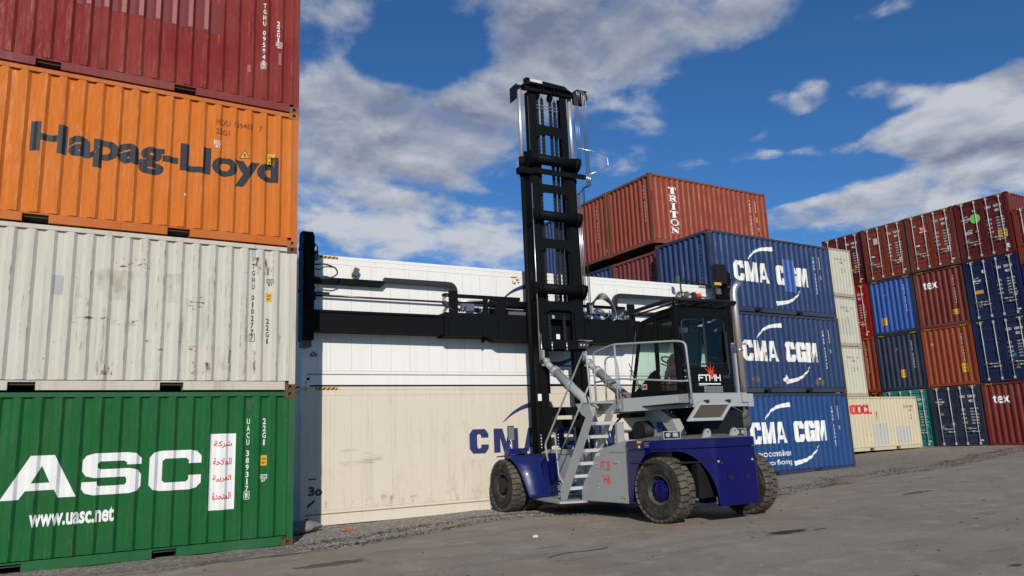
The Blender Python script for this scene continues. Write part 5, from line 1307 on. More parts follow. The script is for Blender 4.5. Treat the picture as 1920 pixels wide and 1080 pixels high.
# lifting holes in the rear face: rims round flat discs, recess shade in their colour
for (x, z, r_) in ((-.40, 1.03, .062), (.40, 1.03, .062), (-.20, .76, .06), (.20, .76, .06)):
    y = -5.25+.035*abs(x)/.46
    nx = -.10 if x < 0 else .10
    mb = MB(); mb.lathe([(-.010, r_*1.06), (-.012, r_*.98), (-.004, r_*.90)], 'y', (x, y, z), 24); ring = mb.build('socket_rim', K_BLUE, cw)
    mb = MB(); mb.lathe([(-.006, r_*.95), (-.0055, 0)], 'y', (x, y, z), 24); hole = mb.build('socket_shade', simple('socket_shade_blue', (.004, .005, .03), .45), cw)
    if z > 1: mb = MB(); mb.lathe([(-.03, 0), (-.026, .018), (0, .024)], 'y', (x-.03, y, z), 14); mb.build('reflector_stud', K_LAMP, cw)
def work_light(x, y, rz):
    e = MB(); M = Matrix.Translation((x, y, 1.440)) @ Matrix.Rotation(rz, 4, 'Z')
    e.box(-.16, .16, -.05, .05, .0, .012, M); e.box(-.16, -.148, -.05, .05, .012, .13, M); e.box(.148, .16, -.05, .05, .012, .13, M); e.box(-.16, .16, -.05, .05, .13, .142, M)
    o = e.build('lamp_guard', K_GREY, cw)
    for dx, rr in ((-.075, 0), (.065, 1)):
        b = MB(); 
        if rr: b.box(dx-.055, dx+.055, -.03, .04, .03, .12, M)
        else: b.cyl(M @ Vector((dx, -.03, .075)), M @ Vector((dx, .04, .075)), .045, n=14)
        h_ = b.build('work_light', K_PLAST, o)
        b = MB(); b.cyl(M @ Vector((dx, -.036, .075)), M @ Vector((dx, -.031, .075)), .038, n=14) if not rr else b.box(dx-.045, dx+.045, -.036, -.031, .04, .11, M)
        b.build('lens', K_LAMP, h_)
work_light(-.92, -4.62, R(-20)); work_light(.62, -4.72, R(10))
for x in (-.42, .22):
    mb = MB(); pr = [(-.13, 1.43), (.03, 1.43), (.065, 1.48), (.07, 1.54), (.045, 1.585), (0, 1.60), (-.045, 1.575)]
    M = Matrix.Translation((x, -5.0, 0)); 
    loops = [[(a, b) for a, b in pr], [(.005+.025*math.cos(k*.628), 1.54+.025*math.sin(k*.628)) for k in range(10)]]
    vs, fs = loops_polys(loops)
    A = [mb.bm.verts.new((x+a, -5.02, b)) for a, b in vs]; B = [mb.bm.verts.new((x+a, -4.97, b)) for a, b in vs]
    for f_ in fs: mb.bm.faces.new([A[i] for i in f_]); mb.bm.faces.new([B[i] for i in f_])
    o0 = 0
    for lp in loops:
        n_ = len(lp)
        for i in range(n_): mb.bm.faces.new((A[o0+i], A[o0+(i+1) % n_], B[o0+(i+1) % n_], B[o0+i]))
        o0 += n_
    mb.build('lifting_eye', K_GREY, cw)
pcw = Panel((-1.262, 0, 0), (0, -1, 0), (-1, 0, 0))
Sign(pcw, .002).rect(4.06, 1.385, .13, .045).build('side_reflector', simple('reflector_amber', (.75, .35, .03), .3), cw); Sign(pcw, .002).rect(4.09, 1.305, .06, .04).build('small_label', K_WHITE, cw)
s = Sign(pcw, .003)
for k in range(4): s.rect(4.26+.012*(k % 2), 1.39-.024*k, .15-.03*(k % 2), .007)
s.build('notice_lettering', letter('pale_blue_text', (.35, .38, .5), .3), cw)

# front fenders ------------------------------------------------------------------
for sx in (-1, 1):
    mb = MB()
    fp = [(.12, 1.20), (-.18, 1.225), (-.40, 1.18), (-.60, 1.05), (-.74, .85), (-.86, .58), (-.95, .34)]
    fo = resample(fp, 22)
    A = []; B = []; C_ = []; D_ = []
    for (y, z, s_, L_) in fo:
        u = s_/L_
        xo = 2.0-.22*u; xi = .86+.02*u
        yy = y; 
        A.append(mb.bm.verts.new((sx*xo, yy, z))); B.append(mb.bm.verts.new((sx*xi, yy+.32*u, z+.02*(1-u)))); C_.append(mb.bm.verts.new((sx*xo, yy+.012, z-.02))); D_.append(mb.bm.verts.new((sx*xi, yy+.32*u+.012, z-.02)))
    for i in range(len(fo)-1):
        mb.bm.faces.new((A[i], A[i+1], B[i+1], B[i])).smooth = True; mb.bm.faces.new((C_[i], C_[i+1], D_[i+1], D_[i])).smooth = True
        mb.bm.faces.new((A[i], A[i+1], C_[i+1], C_[i])); mb.bm.faces.new((B[i], B[i+1], D_[i+1], D_[i]))
    mb.bm.faces.new((A[0], B[0], D_[0], C_[0])); mb.bm.faces.new((A[-1], B[-1], D_[-1], C_[-1]))
    fd = mb.build('front_fender', K_BLUE2, HD)
    mb = MB(); mb.box(sx*.86-.01, sx*.86+.01, -.62, .12, .62, 1.22); mb.build('fender_inner_plate', K_BLUE2, fd)
    mb = MB(); mb.box(min(sx*1.88, sx*1.42), max(sx*1.88, sx*1.42), -.28, -.08, 1.232, 1.36); mb.build('lamp_box', K_BLUE2, fd)
    mb = MB(); mb.box(min(sx*1.62, sx*1.5), max(sx*1.62, sx*1.5), -.34, -.26, 1.25, 1.33); mb.build('head_lamp', K_PLAST, fd)
    mb = MB(); mb.cyl((sx*1.80,-.2,1.36),(sx*1.80,-.2,1.46),.014); mb.cyl((sx*1.80,-.2,1.46),(sx*1.78,-.2,1.60),.01); arm = mb.build('mirror_arm', K_PIPE, fd)
    mb = MB(); mb.box(sx*1.77-.085, sx*1.77+.085, -.2, -.165, 1.52, 1.86); mir = mb.build('mirror', K_PLAST, fd, bevel=.03)
    mb = MB(); mb.box(sx*1.77-.07, sx*1.77+.07, -.206, -.201, 1.54, 1.84); mb.build('mirror_glass', simple('mirror_film', (.16, .16, .155), .45), mir)
MB().box(-.95, -.78, -.115, -.105, 1.215, 1.25).build('side_reflector', simple('reflector_amber', (.75, .35, .03), .3), HD)

# mast ---------------------------------------------------------------------------
XM = -.06
MY0, MY1 = .20, .50
def mbox(mb, x0, x1, y0, y1, z0, z1):
    mb.box(XM+x0, XM+x1, y0, y1, z0, z1)
mb = MB()
for s in (-1, 1):
    def bb(a, b, y0, y1, z0, z1): mbox(mb, min(s*a, s*b), max(s*a, s*b), y0, y1, z0, z1)
    bb(.575, .66, MY0+.03, MY1, .45, 8.42); bb(.43, .66, MY0, MY0+.03, .45, 8.42); bb(.47, .575, MY1-.03, MY1, .45, 8.42)
    # reinforcement towards the foot
    bb(.50, .70, .10, MY0, 1.18, 3.35)
outer = mb.build('outer_mast', K_BLACK, HD)
def cross_plate(z0, z1, parent, sag=.06, y=MY0-.012, x=.45, name='cross_member'):
    mb = MB(); n = 10
    pts = [(-x, z1+.03), (-x+.10, z1), (x-.10, z1), (x, z1+.03)] + [(x, z0-.12), (x-.08, z0-.05), (x-.2, z0), (-x+.2, z0), (-x+.08, z0-.05), (-x, z0-.12)]
    mb.prism([(XM+a, b) for a, b in pts], 'y', y, y+.022); return mb.build(name, K_BLACK, parent)
def cross_tube(z, r, parent, x=.66, y=.10):
    mb = MB(); mb.cyl((XM-x+.10, y, z), (XM+x-.10, y, z), r, n=18)
    for s in (-1, 1):
        # flared ends reaching round the beams
        mb.prism([(y-r*.9, z+r*.9), (y-r, z), (y-r*.5, z-r*1.0), (MY0+.12, z-r*2.2), (MY0+.16, z+r*2.0)], 'x', XM+s*x-.05, XM+s*x+.05)
        mb.cyl((XM+s*(x-.12), y, z), (XM+s*(x-.02), y+.02, z), r, r*1.35, n=18)
    return mb.build('cross_tube', K_BLACK, parent)
cross_tube(8.44, .135, outer, .68, .08); cross_tube(6.98, .125, outer, .66); cross_tube(5.12, .13, outer, .67)
cross_plate(7.62, 7.84, outer); cross_plate(6.18, 6.42, outer); cross_plate(4.62, 4.84, outer)
cross_plate(2.07, 2.27, outer, y=MY0-.03, x=.48); cross_plate(1.79, 1.98, outer, y=MY0-.03, x=.48)
mb = MB(); mbox(mb, -.62, .62, .12, .16, 8.08, 8.22); mbox(mb, .6, .95, .10, .17, 8.10, 8.21); mbox(mb, -.98, -.6, .14, .34, 8.05, 8.2); mb.build('hose_bar', K_BLACK, outer)
# inner mast
mb = MB()
for s in (-1, 1):
    def bb(a, b, y0, y1, z0, z1): mbox(mb, min(s*a, s*b), max(s*a, s*b), y0, y1, z0, z1)
    bb(.50, .565, .25, .47, 2.6, 10.35); bb(.36, .565, .235, .262, 2.6, 10.35); bb(.42, .50, .44, .47, 2.6, 10.35)
inner = mb.build('inner_mast', K_BLACK, HD)
mb = MB(); mb.prism([(XM+a, b) for a, b in ((-.74,10.60),(-.66,10.66),(.50,10.62),(.70,10.48),(.72,10.36),(-.72,10.30))], 'y', .16, .20)
mb.prism([(XM+a, b) for a, b in ((-.74,.16),(-.6,.06),(.55,.06),(.72,.16),(.72,.50),(-.74,.50))], 'z', 10.46, 10.49)
for x in (-.32, -.2, .12, .24): mbox(mb, x-.012, x+.012, .08, .16, 10.3, 10.46)
mb.build('crosshead', K_BLACK, inner)
MB().box(XM-.62, XM-.26, .045, .055, 10.50, 10.58).build('crosshead_label', simple('label_cream', (.6, .6, .54), .5), inner)  # cream label on the crosshead front
cross_plate(9.18, 9.44, inner, y=.21, x=.42)
mb = MB(); mbox(mb, -.35, .3, .24, .26, 9.9, 9.92); mbox(mb, -.35, .3, .24, .26, 9.98, 10.0); mb.build('cross_rod', K_PIPE, inner)
mb = MB(); mb.box(XM-1.0, XM-.985, .10, .46, 10.0, 10.40); mb.box(XM-.985, XM-.80, .26, .40, 10.36, 10.40); mb.build('end_plate', K_BLACKM, inner)
# carriage and its guide plates between the uprights
mb = MB()
mbox(mb, -.36, .36, .50, .56, 3.72, 4.75); mbox(mb, -.34, .34, .27, .30, 4.40, 4.62); mbox(mb, -.34, .34, .26, .29, 3.62, 3.84)
mbox(mb, -.56, .56, .56, .66, 3.7, 4.7)
mb.build('carriage', K_BLACK, HD)
mb = MB(); mbox(mb, -.56, .56, MY0-.035, MY0-.01, 3.66, 3.88); mbox(mb, -.44, .44, MY0-.02, MY0+.02, 3.24, 3.275); mb.build('anchor_plate', K_BLACK, outer)
MB().box(XM-.17, XM-.07, MY0-.05, MY0-.045, 3.9, 4.02).build('white_label', K_WHITE, outer)
MB().box(XM-.2, XM-.13, MY0+.05, MY0+.055, 4.42, 4.50).build('white_label', simple('label_grey', (.35, .37, .40), .5), outer)
for x in (-.29, .13):
    mb = MB(); mb.cyl((XM+x, .17, 3.61), (XM+x, .17, 3.85), .014, n=8)
    for z in (3.66, 3.80): mb.cyl((XM+x, .17, z-.012), (XM+x, .17, z+.012), .03, n=6)
    mb.build('chain_anchor', K_PIPE, outer)
# lift cylinders
for s, x in ((-1, XM-.80), (1, XM+.72)):
    mb = MB(); mb.cyl((x, .33, .62), (x, .33, 8.50), .062, n=18); mb.cyl((x, .33, 8.30), (x, .33, 8.52), .085, n=18); mb.cyl((x, .33, 8.02), (x, .33, 8.12), .082, n=18)
    lc = mb.build('lift_cylinder', K_BLACK, HD)
    MB().cyl((x, .33, 8.5), (x, .33, 10.42), .056, n=18).build('cylinder_rod', K_CHROME, lc)
    MB().box(x-.08, x+.16 if s < 0 else x+.08, .26, .40, 10.40, 10.46).build('rod_head', K_BLACK, lc)
# leaf chains
for x, z0, z1, y in ((-.30, 4.5, 10.25, .30), (-.17, 8.5, 10.25, .27), (.10, 4.5, 10.25, .30), (.26, 4.6, 10.25, .34), (-.30, 3.65, 4.5, .24), (.13, 3.65, 4.5, .24)):
    mb = MB(); z = z0; k = 0
    mb.box(XM+x-.020, XM+x+.020, y-.008, y+.008, z0, z1)
    while z < z1-.05:
        w = .046 if k % 2 else .036; mb.box(XM+x-w, XM+x+w, y-.015, y+.015, z, z+.042); z += .05; k += 1
    mb.build('lift_chain', K_CHAIN, HD)
# inner guide strips, the light on the beams put into their brown colour
for x, z0, z1 in ((.20, 4.9, 7.75), (.29, 4.9, 7.75)):
    MB().box(XM+x-.02, XM+x+.02, .40, .41, z0, z1).build('lit_guide_strip', simple('worn_lit_guide', (.20, .17, .13), .4, .6), HD)
for x in (-.60, -.56): MB().box(XM+x-.006, XM+x+.006, .243, .2445, 8.7, 10.2).build('lit_guide_strip', simple('worn_lit_guide', (.20, .17, .13), .4, .6), HD)  # brown reflections on the beam side, put in as thin strips
# chain wheels at the crosshead
for x in (-.29, .10): MB().cyl((XM+x-.03, .30, 10.28), (XM+x+.03, .30, 10.28), .12, n=22).build('chain_wheel', K_BLACK, inner)
# hose pulley block and the hose bundle at the right
mb = MB(); mb.box(XM+.80, XM+1.12, .14, .30, 10.22, 10.56); mb.box(XM+.84, XM+1.16, .10, .34, 10.56, 10.585); mb.build('pulley_block', K_BLACKM, inner)
for k in range(3):
    MB().cyl((XM+.86+.10*k, .12, 10.42), (XM+.86+.10*k, .16, 10.42), .13, n=22).build('hose_pulley', K_PLAST, inner)
    x = XM+.96+.062*k; yy = .06+.02*k
    tube_part('mast_hose', [(XM+.80+.05*k, yy, 10.30), (XM+.80+.05*k, yy, 10.50), (x-.06, yy, 10.57), (x, yy, 10.45), (x, yy, 8.22)], .011, K_HOSEL, HD, 6, .05)
    tube_part('mast_hose', [(XM+.74+.05*k, .10, 10.32), (XM+.74+.05*k, .10, 8.45)], .010, K_HOSEL, HD, 6)
    tube_part('mast_hose', [(x, yy, 8.08), (x-.02, .06, 7.92), (XM+.84, .1, 7.82), (XM+.72, .16, 7.66)], .013, K_CABLE, HD, 6, .06)
    MB().cyl((x, yy, 8.0), (x, yy, 8.24), .017, n=8).build('hose_clamp', K_PIPE, HD)
for k in range(3): tube_part('mast_pipe', [(XM+.69+.045*k, .17, 7.7-.35*(2-k)*0), (XM+.69+.045*k, .17, 4.9)], .014, K_PIPE, HD, 6)
for k in range(2): tube_part('mast_hose', [(XM+.86+.045*k, .15, 7.9), (XM+.88+.045*k, .2, 4.55)], .011, K_CABLE, HD, 6)
tube_part('mast_pipe', [(XM-.70, .08, 7.76), (XM-.70, .08, 3.3)], .016, K_PIPE, HD, 6)
tube_part('mast_pipe', [(XM-.66, .06, 4.0), (XM-.66, .06, 3.25)], .013, K_PIPE, HD, 6)
tube_part('hose_loop', [(XM+.72,.10,8.92),(XM+1.52,.05,8.87),(XM+1.64,.05,8.79),(XM+1.66,.05,8.56),(XM+1.42,.05,8.38),(XM+.95,.10,8.20)], .014, K_PIPE, outer, 6, .035)
mb = MB(); mb.box(XM+.40, XM+.72, .06, .12, 3.68, 3.84); tl = mb.build('signal_lamp_box', K_PLAST, outer)
mb = MB(); mb.box(XM+.38, XM+.78, .0, .14, 3.86, 3.875); mb.build('lamp_shade', K_PIPE, outer)
for x, c in ((.47, (.5, .5, .5)), (.56, (.5, .5, .5)), (.65, (.45, .06, .06))): MB().cyl((XM+x, .06, 3.76), (XM+x, .052, 3.76), .025, n=12).build('signal_lens', simple('lens_%d' % int(c[1]*100), c, .2), tl)
MB().box(XM-.80, XM-.70, .095, .099, 2.42, 2.58).build('white_label', K_WHITE, outer)
# hydraulic fittings at the mast foot
for x in (-.82, -.36):
    mb = MB(); 
    for k in range(5): mb.cyl((XM+x, .0, 1.32+.07*k), (XM+x, .0, 1.37+.07*k), .02 if k % 2 else .014, n=8)
    mb.build('hose_fitting', K_PIPE, HD)

# tilt cylinders
for s in (-1, 1):
    x = XM+s*.60
    top = Vector((x, .0, 3.32)); bot = Vector((x, -2.05, 2.02)); d = (bot-top).normalized()
    mb = MB(); mb.cyl(top+d*.42, bot, .098, n=18); mb.cyl(top+d*.42, top+d*.56, .122, n=18); mb.cyl(top+d*1.15, top+d*1.22, .108, n=18)
    tc_ = mb.build('tilt_cylinder', K_GREY, HD)
    MB().cyl(top+d*.15, top+d*.45, .04, n=14).build('cylinder_rod', K_CHROME, tc_)
    mb = MB(); mb.cyl(top+Vector((-.07, 0, 0)), top+Vector((.07, 0, 0)), .10, n=16); mb.cyl(top, top+d*.28, .075, n=14); mb.box(x-.07, x-.03, -.02, .12, 3.28, 3.60); mb.build('rod_eye', K_GREY, tc_)
    tube_part('hose', [top+d*.6+Vector((-.03,-.02,-.12)), top+d*.9+Vector((-.03,-.02,-.16)), top+d*1.5+Vector((-.03,-.01,-.12))], .012, K_CABLE, tc_, 6, .05)
    MB().cyl((x-s*.02-.12, .05, 3.33), (x+.12, .05, 3.33), .05, n=14).build('mast_pin', K_BLACKM, outer)

# spreader -----------------------------------------------------------------------------
SY0, SY1 = .65, .93; TY = .82
mb = MB()
cb = [(-3.02,3.94),(-1.80,3.96),(-1.66,3.88),(2.12,3.88),(2.2,3.94),(2.62,3.94),(2.62,4.50),(1.9,4.50),(-3.0,4.50),(-3.02,4.46)]
mb.prism(cb, 'y', SY0-.16, SY1-.02)
for x in (-2.9, -2.05, -1.62, .86, 2.16, 2.42): mb.box(x-.012, x+.012, SY0-.18, SY0-.16, 3.98, 4.48)
mb.prism([(-1.99, 3.95), (-1.85, 3.95), (-1.98, 3.82)], 'y', SY0, SY0+.05); mb.prism([(1.02, 3.88), (1.16, 3.88), (1.08, 3.78)], 'y', SY0, SY0+.05)
spr = mb.build('spreader', K_BLACK, HD)
for s, x0, x1 in ((-1, -6.05, -3.0), (1, 2.6, 5.80)):
    mb = MB(); mb.box(x0, x1, SY0-.10, SY1-.08, 3.98, 4.44); mb.box(x0, x1, SY0-.13, SY0-.10, 4.385, 4.415); mb.box(x0, x1, SY0-.12, SY0-.10, 3.98, 3.995)
    for q in (.35, .72): mb.box(x0+(x1-x0)*q-.06, x0+(x1-x0)*q+.06, SY0-.112, SY0-.1, 4.0, 4.37)
    bm_ = mb.build('telescopic_beam', K_BLACK, spr)
    ex_ = x0 if s < 0 else x1
    mb = MB(); a, b = ex_-.20 if s < 0 else ex_-.04, ex_+.04 if s < 0 else ex_+.22
    z0 = 3.78 if s < 0 else 4.0
    mb.prism([(SY0-.16, z0), (SY0-.16, 6.02), (SY0-.02, 6.16), (SY1-.06, 6.16), (SY1-.03, 6.0), (SY1-.03, z0)], 'x', a, b)
    mb.box(a-.012, b+.012, SY0-.17, SY1-.02, 5.78, 5.86); mb.box(a-.012, b+.012, SY0-.172, SY1-.02, 4.86, 4.92); mb.box(a+.03, b-.03, SY0-.19, SY0-.16, 4.5, 5.75)
    leg_ = mb.build('end_frame', K_BLACK, spr)
    mb = MB(); mb.box(a+.02, b-.02, SY0-.05, SY1-.04, z0-.13, z0-.001); mb.build('guide_shoe', machine_paint('shoe_grey', (.10, .10, .10), .6, 0, .2), leg_)
    xt = b+.02 if s < 0 else a-.12
    mb = MB(); mb.box(xt, xt+.10, SY0-.02, SY0+.10, 5.55, 5.75); mb.build('sensor_box', simple('sensor_grey', (.10, .105, .12), .5), leg_)
    for k in range(2): tube_part('hose', [(xt, SY0-.05, 5.9), (xt+.07*(1 if s < 0 else -1), SY0-.08, 5.82), (xt+.06*(1 if s < 0 else -1), SY0-.06, 5.72), (xt, SY0-.02, 5.66)], .012, K_CABLE, leg_, 6, .05)
    sg = 1 if s < 0 else -1
    inn = b if s < 0 else a
    tube_part('hose', [(inn, SY0-.06, 5.42), (inn+sg*.25, SY0-.10, 5.45), (inn+sg*.48, SY0-.12, 5.36), (inn+sg*.52, SY0-.12, 5.24), (inn+sg*.35, SY0-.10, 5.12), (inn, SY0-.06, 5.13)], .016, K_CABLE, leg_, 6, .14)
    tube_part('hose', [(inn, SY0-.04, 5.36), (inn+sg*.12, SY0-.06, 5.30), (inn+sg*.25, SY0-.08, 5.40), (inn+sg*.40, SY0-.1, 5.38)], .012, K_CABLE, leg_, 6, .08)
    # cable tray, its lamp, pull rod and the folded energy chain
    t0, t1 = (inn, -4.32) if s < 0 else (4.30, inn)
    mb = MB(); mb.prism([(t0, 5.07), (t1-.10, 5.07), (t1, 5.18), (t1, 5.20), (t0, 5.20)] if s < 0 else [(t0+.1, 5.07), (t1, 5.07), (t1, 5.20), (t0, 5.20), (t0, 5.18)], 'y', TY-.06, TY+.10)
    mb.build('cable_tray', K_BLACK, spr)
    lx_ = -5.05 if s < 0 else 4.55
    mb = MB(); mb.box(lx_-.02, lx_+.02, TY-.02, TY+.02, 5.20, 5.28); M = Matrix.Translation((lx_+.04, TY, 5.37)) @ Matrix.Rotation(R(22), 4, 'Y'); mb.box(-.055, .055, -.06, .05, -.09, .09, M); mb.build('work_lamp', simple('lamp_body', (.09, .09, .088), .5), spr)
    c0, c1 = (-4.36, -2.82) if s < 0 else (2.28, 4.35)
    mb = MB(); pth = []
    nl = int((c1-c0)/.055)
    for k in range(nl+1):
        u = k/nl; pth.append((c0+(c1-c0)*u, 5.225-.05*math.sin(u*3.1)*.0))
    end = c1 if s < 0 else c0
    curve = [(end+sg*(.05+.17*math.sin(a)), 5.225-.17*(1-math.cos(a))) for a in [i*.2 for i in range(1, 9)]]
    down = [(end+sg*.22, 5.04-.055*i) for i in range(0, 8)]
    full = (pth if s < 0 else pth[::-1])+curve+down
    for (a_, b_), (c_, d_) in zip(full, full[1:]):
        ang = math.atan2(d_-b_, c_-a_); M = Matrix.Translation(((a_+c_)/2, TY-.02, (b_+d_)/2)) @ Matrix.Rotation(-ang, 4, 'Y')
        mb.box(-.032, .032, -.05, .05, -.045, .045, M); mb.box(-.022, .022, -.056, .056, -.052, .052, M)
    mb.build('energy_chain', K_PLAST, spr)
    tube_part('pull_rod', [(inn, TY, 4.80), (-2.8 if s < 0 else 2.5, TY, 4.80)], .024, machine_paint('rod_dark', (.03, .03, .05), .25, .3, 0), spr, 8)
    mb = MB(); mb.box(inn+sg*.02-.07, inn+sg*.02+.09, TY-.03, TY+.05, 4.70, 4.84); mb.box(min(inn, inn+sg*.42), max(inn, inn+sg*.42), TY+.02, TY+.06, 4.86, 4.885); mb.build('rod_clevis', K_BLACKM, spr)
# top deck of the centre beam
mb = MB(); mb.box(-2.86, -2.66, SY0-.12, SY0-.06, 4.50, 5.02); mb.box(-2.98, -2.7, SY0-.1, SY0+.05, 4.90, 4.96); mb.box(-1.98, -1.86, SY0-.12, SY0-.08, 4.50, 4.93); mb.prism([(-1.72,4.50),(-1.38,4.50),(-1.38,4.93),(-1.56,4.93)], 'y', SY0-.12, SY0-.09)
mb.box(-2.66, -.9, SY0+.02, SY0+.10, 4.90, 4.98); mb.build('deck_bracket', K_BLACK, spr)
mb = MB(); mb.box(2.28, 2.5, SY0-.12, SY0-.06, 4.50, 4.95); mb.box(.75, 2.3, SY0+.02, SY0+.1, 4.83, 4.90)
mb.build('deck_bracket', K_BLACK, spr)
mb = MB(); mb.cyl((-1.75, SY0, 4.78), (-.6, SY0, 4.78), .10, n=18); mb.cyl((-2.62, SY0+.02, 4.80), (-1.9, SY0+.02, 4.80), .035, n=12); mb.build('sideshift_cylinder', K_BLACK, spr)
MB().cyl((-2.6, SY0-.02, 4.80), (-1.95, SY0-.02, 4.83), .022, n=10).build('cylinder_rod', K_CHROME, spr)
MB().box(-2.55, -2.22, SY0-.10, SY0-.02, 4.56, 4.74).build('junction_box', simple('junction_grey', (.10, .11, .13), .45), spr)
MB().box(-1.3, -.6, SY0-.1, SY0-.06, 4.52, 4.60).build('deck_strip', simple('sensor_grey', (.10, .105, .12), .5), spr)
rnd = random.Random(5)
for k in range(6):
    x = -2.62+.05*k if k < 3 else -2.2+.06*(k-3)
    tube_part('cable', [(x, SY0-.12, 4.52), (x+rnd.uniform(-.08, .08), SY0-.14, 4.60), (x+rnd.uniform(-.1, .1), SY0-.12, 4.66)], .010, K_HOSEL if k % 2 else K_CABLE, spr, 5, .05)
for k in range(3): tube_part('cable', [(-2.9-.03*k, SY0-.12, 4.92), (-3.0-.03*k, SY0-.14, 4.8), (-2.92-.02*k, SY0-.14, 4.62), (-2.72, SY0-.12, 4.55)], .010, K_HOSEL if k == 0 else K_CABLE, spr, 5, .1)
# valve block and looping hoses on the right side of the beam
for bx_ in ((1.92, 2.30, SY0-.16, SY0-.04, 4.52, 4.78), (.98, 1.10, SY0-.16, SY0-.08, 4.62, 4.92)): MB().box(*bx_).build('valve_block', simple('valve_dark', (.035, .036, .04), .4, .4), spr)
for k in range(6): MB().box(1.90+.07*k, 1.94+.07*k, SY0-.175, SY0-.16, 4.54+.05*(k % 3), 4.62+.05*(k % 3)).build('valve_fitting', K_PIPE, spr)
MB().box(1.02, 1.12, SY0-.18, SY0-.165, 4.64, 4.86).build('valve_fitting', simple('fitting_grey', (.38, .40, .42), .4, .4), spr); MB().box(1.88, 2.02, SY0-.175, SY0-.16, 4.50, 4.56).build('valve_fitting', simple('fitting_blue', (.12, .2, .38), .4), spr)
for k in range(6):
    r_ = .30+.03*k; cx_ = 1.32+.02*k; cz_ = 4.72
    tube_part('hose', [(1.05+.02*k, SY0-.18, 4.86), (cx_-.16, SY0-.2, 4.98+.03*k), (cx_+.06, SY0-.22, 5.04+.03*k), (cx_+.34, SY0-.22, 4.9), (cx_+.44, SY0-.2, 4.66-.02*k), (cx_+.3, SY0-.18, 4.50-.01*k)], .012, K_CABLE if k < 4 else K_HOSEL, spr, 6, .2)
for a_, b_, c_ in ((.70, 1.02, 4.52), (1.12, 1.62, 4.50), (1.64, 2.26, 4.49)):
    tube_part('hose', [(a_, SY0-.19, 4.72), (a_+.06, SY0-.2, c_+.06), ((a_+b_)/2, SY0-.2, c_), (b_-.05, SY0-.2, c_+.05), (b_, SY0-.19, 4.74)], .012, K_HOSEL, spr, 6, .12)
for k in range(4): tube_part('hose', [(.58+.06*k, SY0-.22, 4.95), (.58+.06*k, SY0-.22, 4.62)], .014, K_HOSEL, spr, 6)
# right hand end: twistlock head frame with lamp and yellow label
mb = MB(); M = Matrix.Translation((5.35, SY0-.25, 5.9)); mb.box(-.02, .42, -.02, .02, -.22, .34, M); mb.box(-.10, -.02, 0, .02, -.2, .3, M); mb.build('end_cover', K_BLACKM, spr)
MB().box(5.26, 5.52, SY0-.285, SY0-.28, 5.62, 5.70).build('yellow_label', M_YEL, spr)
tube_part('hose', [(4.2, SY0-.1, 5.2), (4.16, SY0-.1, 5.6), (4.3, SY0-.1, 5.74), (4.6, SY0-.1, 5.70), (5.3, SY0-.1, 5.62)], .025, K_CABLE, spr, 6, .08)
MB().box(4.05, 4.14, SY0-.12, SY0-.04, 5.66, 5.84).build('work_lamp', simple('lamp_body', (.09, .09, .088), .5), spr)
for k in range(3): tube_part('hose', [(5.3, SY0-.2, 5.5-.1*k), (5.1-.1*k, SY0-.24, 5.46-.1*k), (4.98-.05*k, SY0-.24, 5.25), (5.2, SY0-.22, 5.05)], .012, K_HOSEL if k else K_CABLE, spr, 6, .1)
tube_part('hose', [(5.82, SY0-.2, 5.6), (6.05, SY0-.22, 5.62), (6.16, SY0-.22, 5.4), (6.14, SY0-.2, 5.0)], .03, K_CABLE, spr, 8, .12)
mb = MB(); mb.box(5.36, 5.50, SY0-.27, SY0-.2, 5.36, 5.52); mb.build('lock_motor', simple('motor_steel', (.12, .12, .115), .5, .3), spr)

# cab ----------------------------------------------------------------------------------
CX0, CX1, CYR, CB = -.58, .74, -4.60, 2.24
mb = MB()
# rear wall
def fr(x0, x1, z0, z1, y0=CYR, y1=CYR+.04): mb.box(x0, x1, y0, y1, z0, z1)
fr(CX0, CX1, CB, 2.74); fr(CX0, CX1, 3.68, 3.86); fr(CX0, CX0+.075, 2.74, 3.68); fr(CX1-.075, CX1, 2.74, 3.68)
# sides: lower panels and pillars (front leans back)
for x0, x1 in ((CX0, CX0+.04), (CX1-.04, CX1)):
    mb.prism([(-4.559, CB), (-4.559, 2.32), (-4.02, 2.32), (-3.98, 2.74), (-3.86, 2.74), (-3.2, 2.36), (-3.08, 2.32), (-3.06, CB)], 'x', x0, x1)
    mb.prism([(-3.06, CB), (-3.14, CB), (-3.58, 3.66), (-3.50, 3.66)], 'x', x0+.002, x1-.002)
    mb.prism([(-3.92, 2.70), (-4.0, 2.70), (-4.02, 3.72), (-3.94, 3.72)], 'x', x0-.004, x1+.004)
    mb.prism([(-4.559, 2.32), (-4.48, 2.32), (-4.48, 3.86), (-4.559, 3.86)], 'x', x0, x1)
    mb.prism([(-3.50, 3.64), (-4.559, 3.76), (-4.559, 3.86), (-3.50, 3.72)], 'x', x0+.001, x1-.001)
    mb.box(x0+.003, x1-.003, -4.48, -4.02, 3.60, 3.68)
mb.prism([(-3.48, 3.66), (-4.56, 3.84), (-4.56, 3.90), (-3.48, 3.74)], 'x', CX0+.041, CX1-.041)
mb.box(CX0+.04, CX1-.04, -3.16, -3.06, CB, 2.34); mb.box(CX0+.04, CX1-.04, -4.55, -3.06, CB, CB+.03)
cab = mb.build('cab', K_BLACK, HD, bevel=.006)
def pane(pts, m, name='window_pane'): mb = MB(); mb.face(pts); return mb.build(name, m, cab)
pane([(CX0+.07, CYR+.015, 2.74), (CX1-.07, CYR+.015, 2.74), (CX1-.07, CYR+.015, 3.68), (CX0+.07, CYR+.015, 3.68)], K_GLASSD)
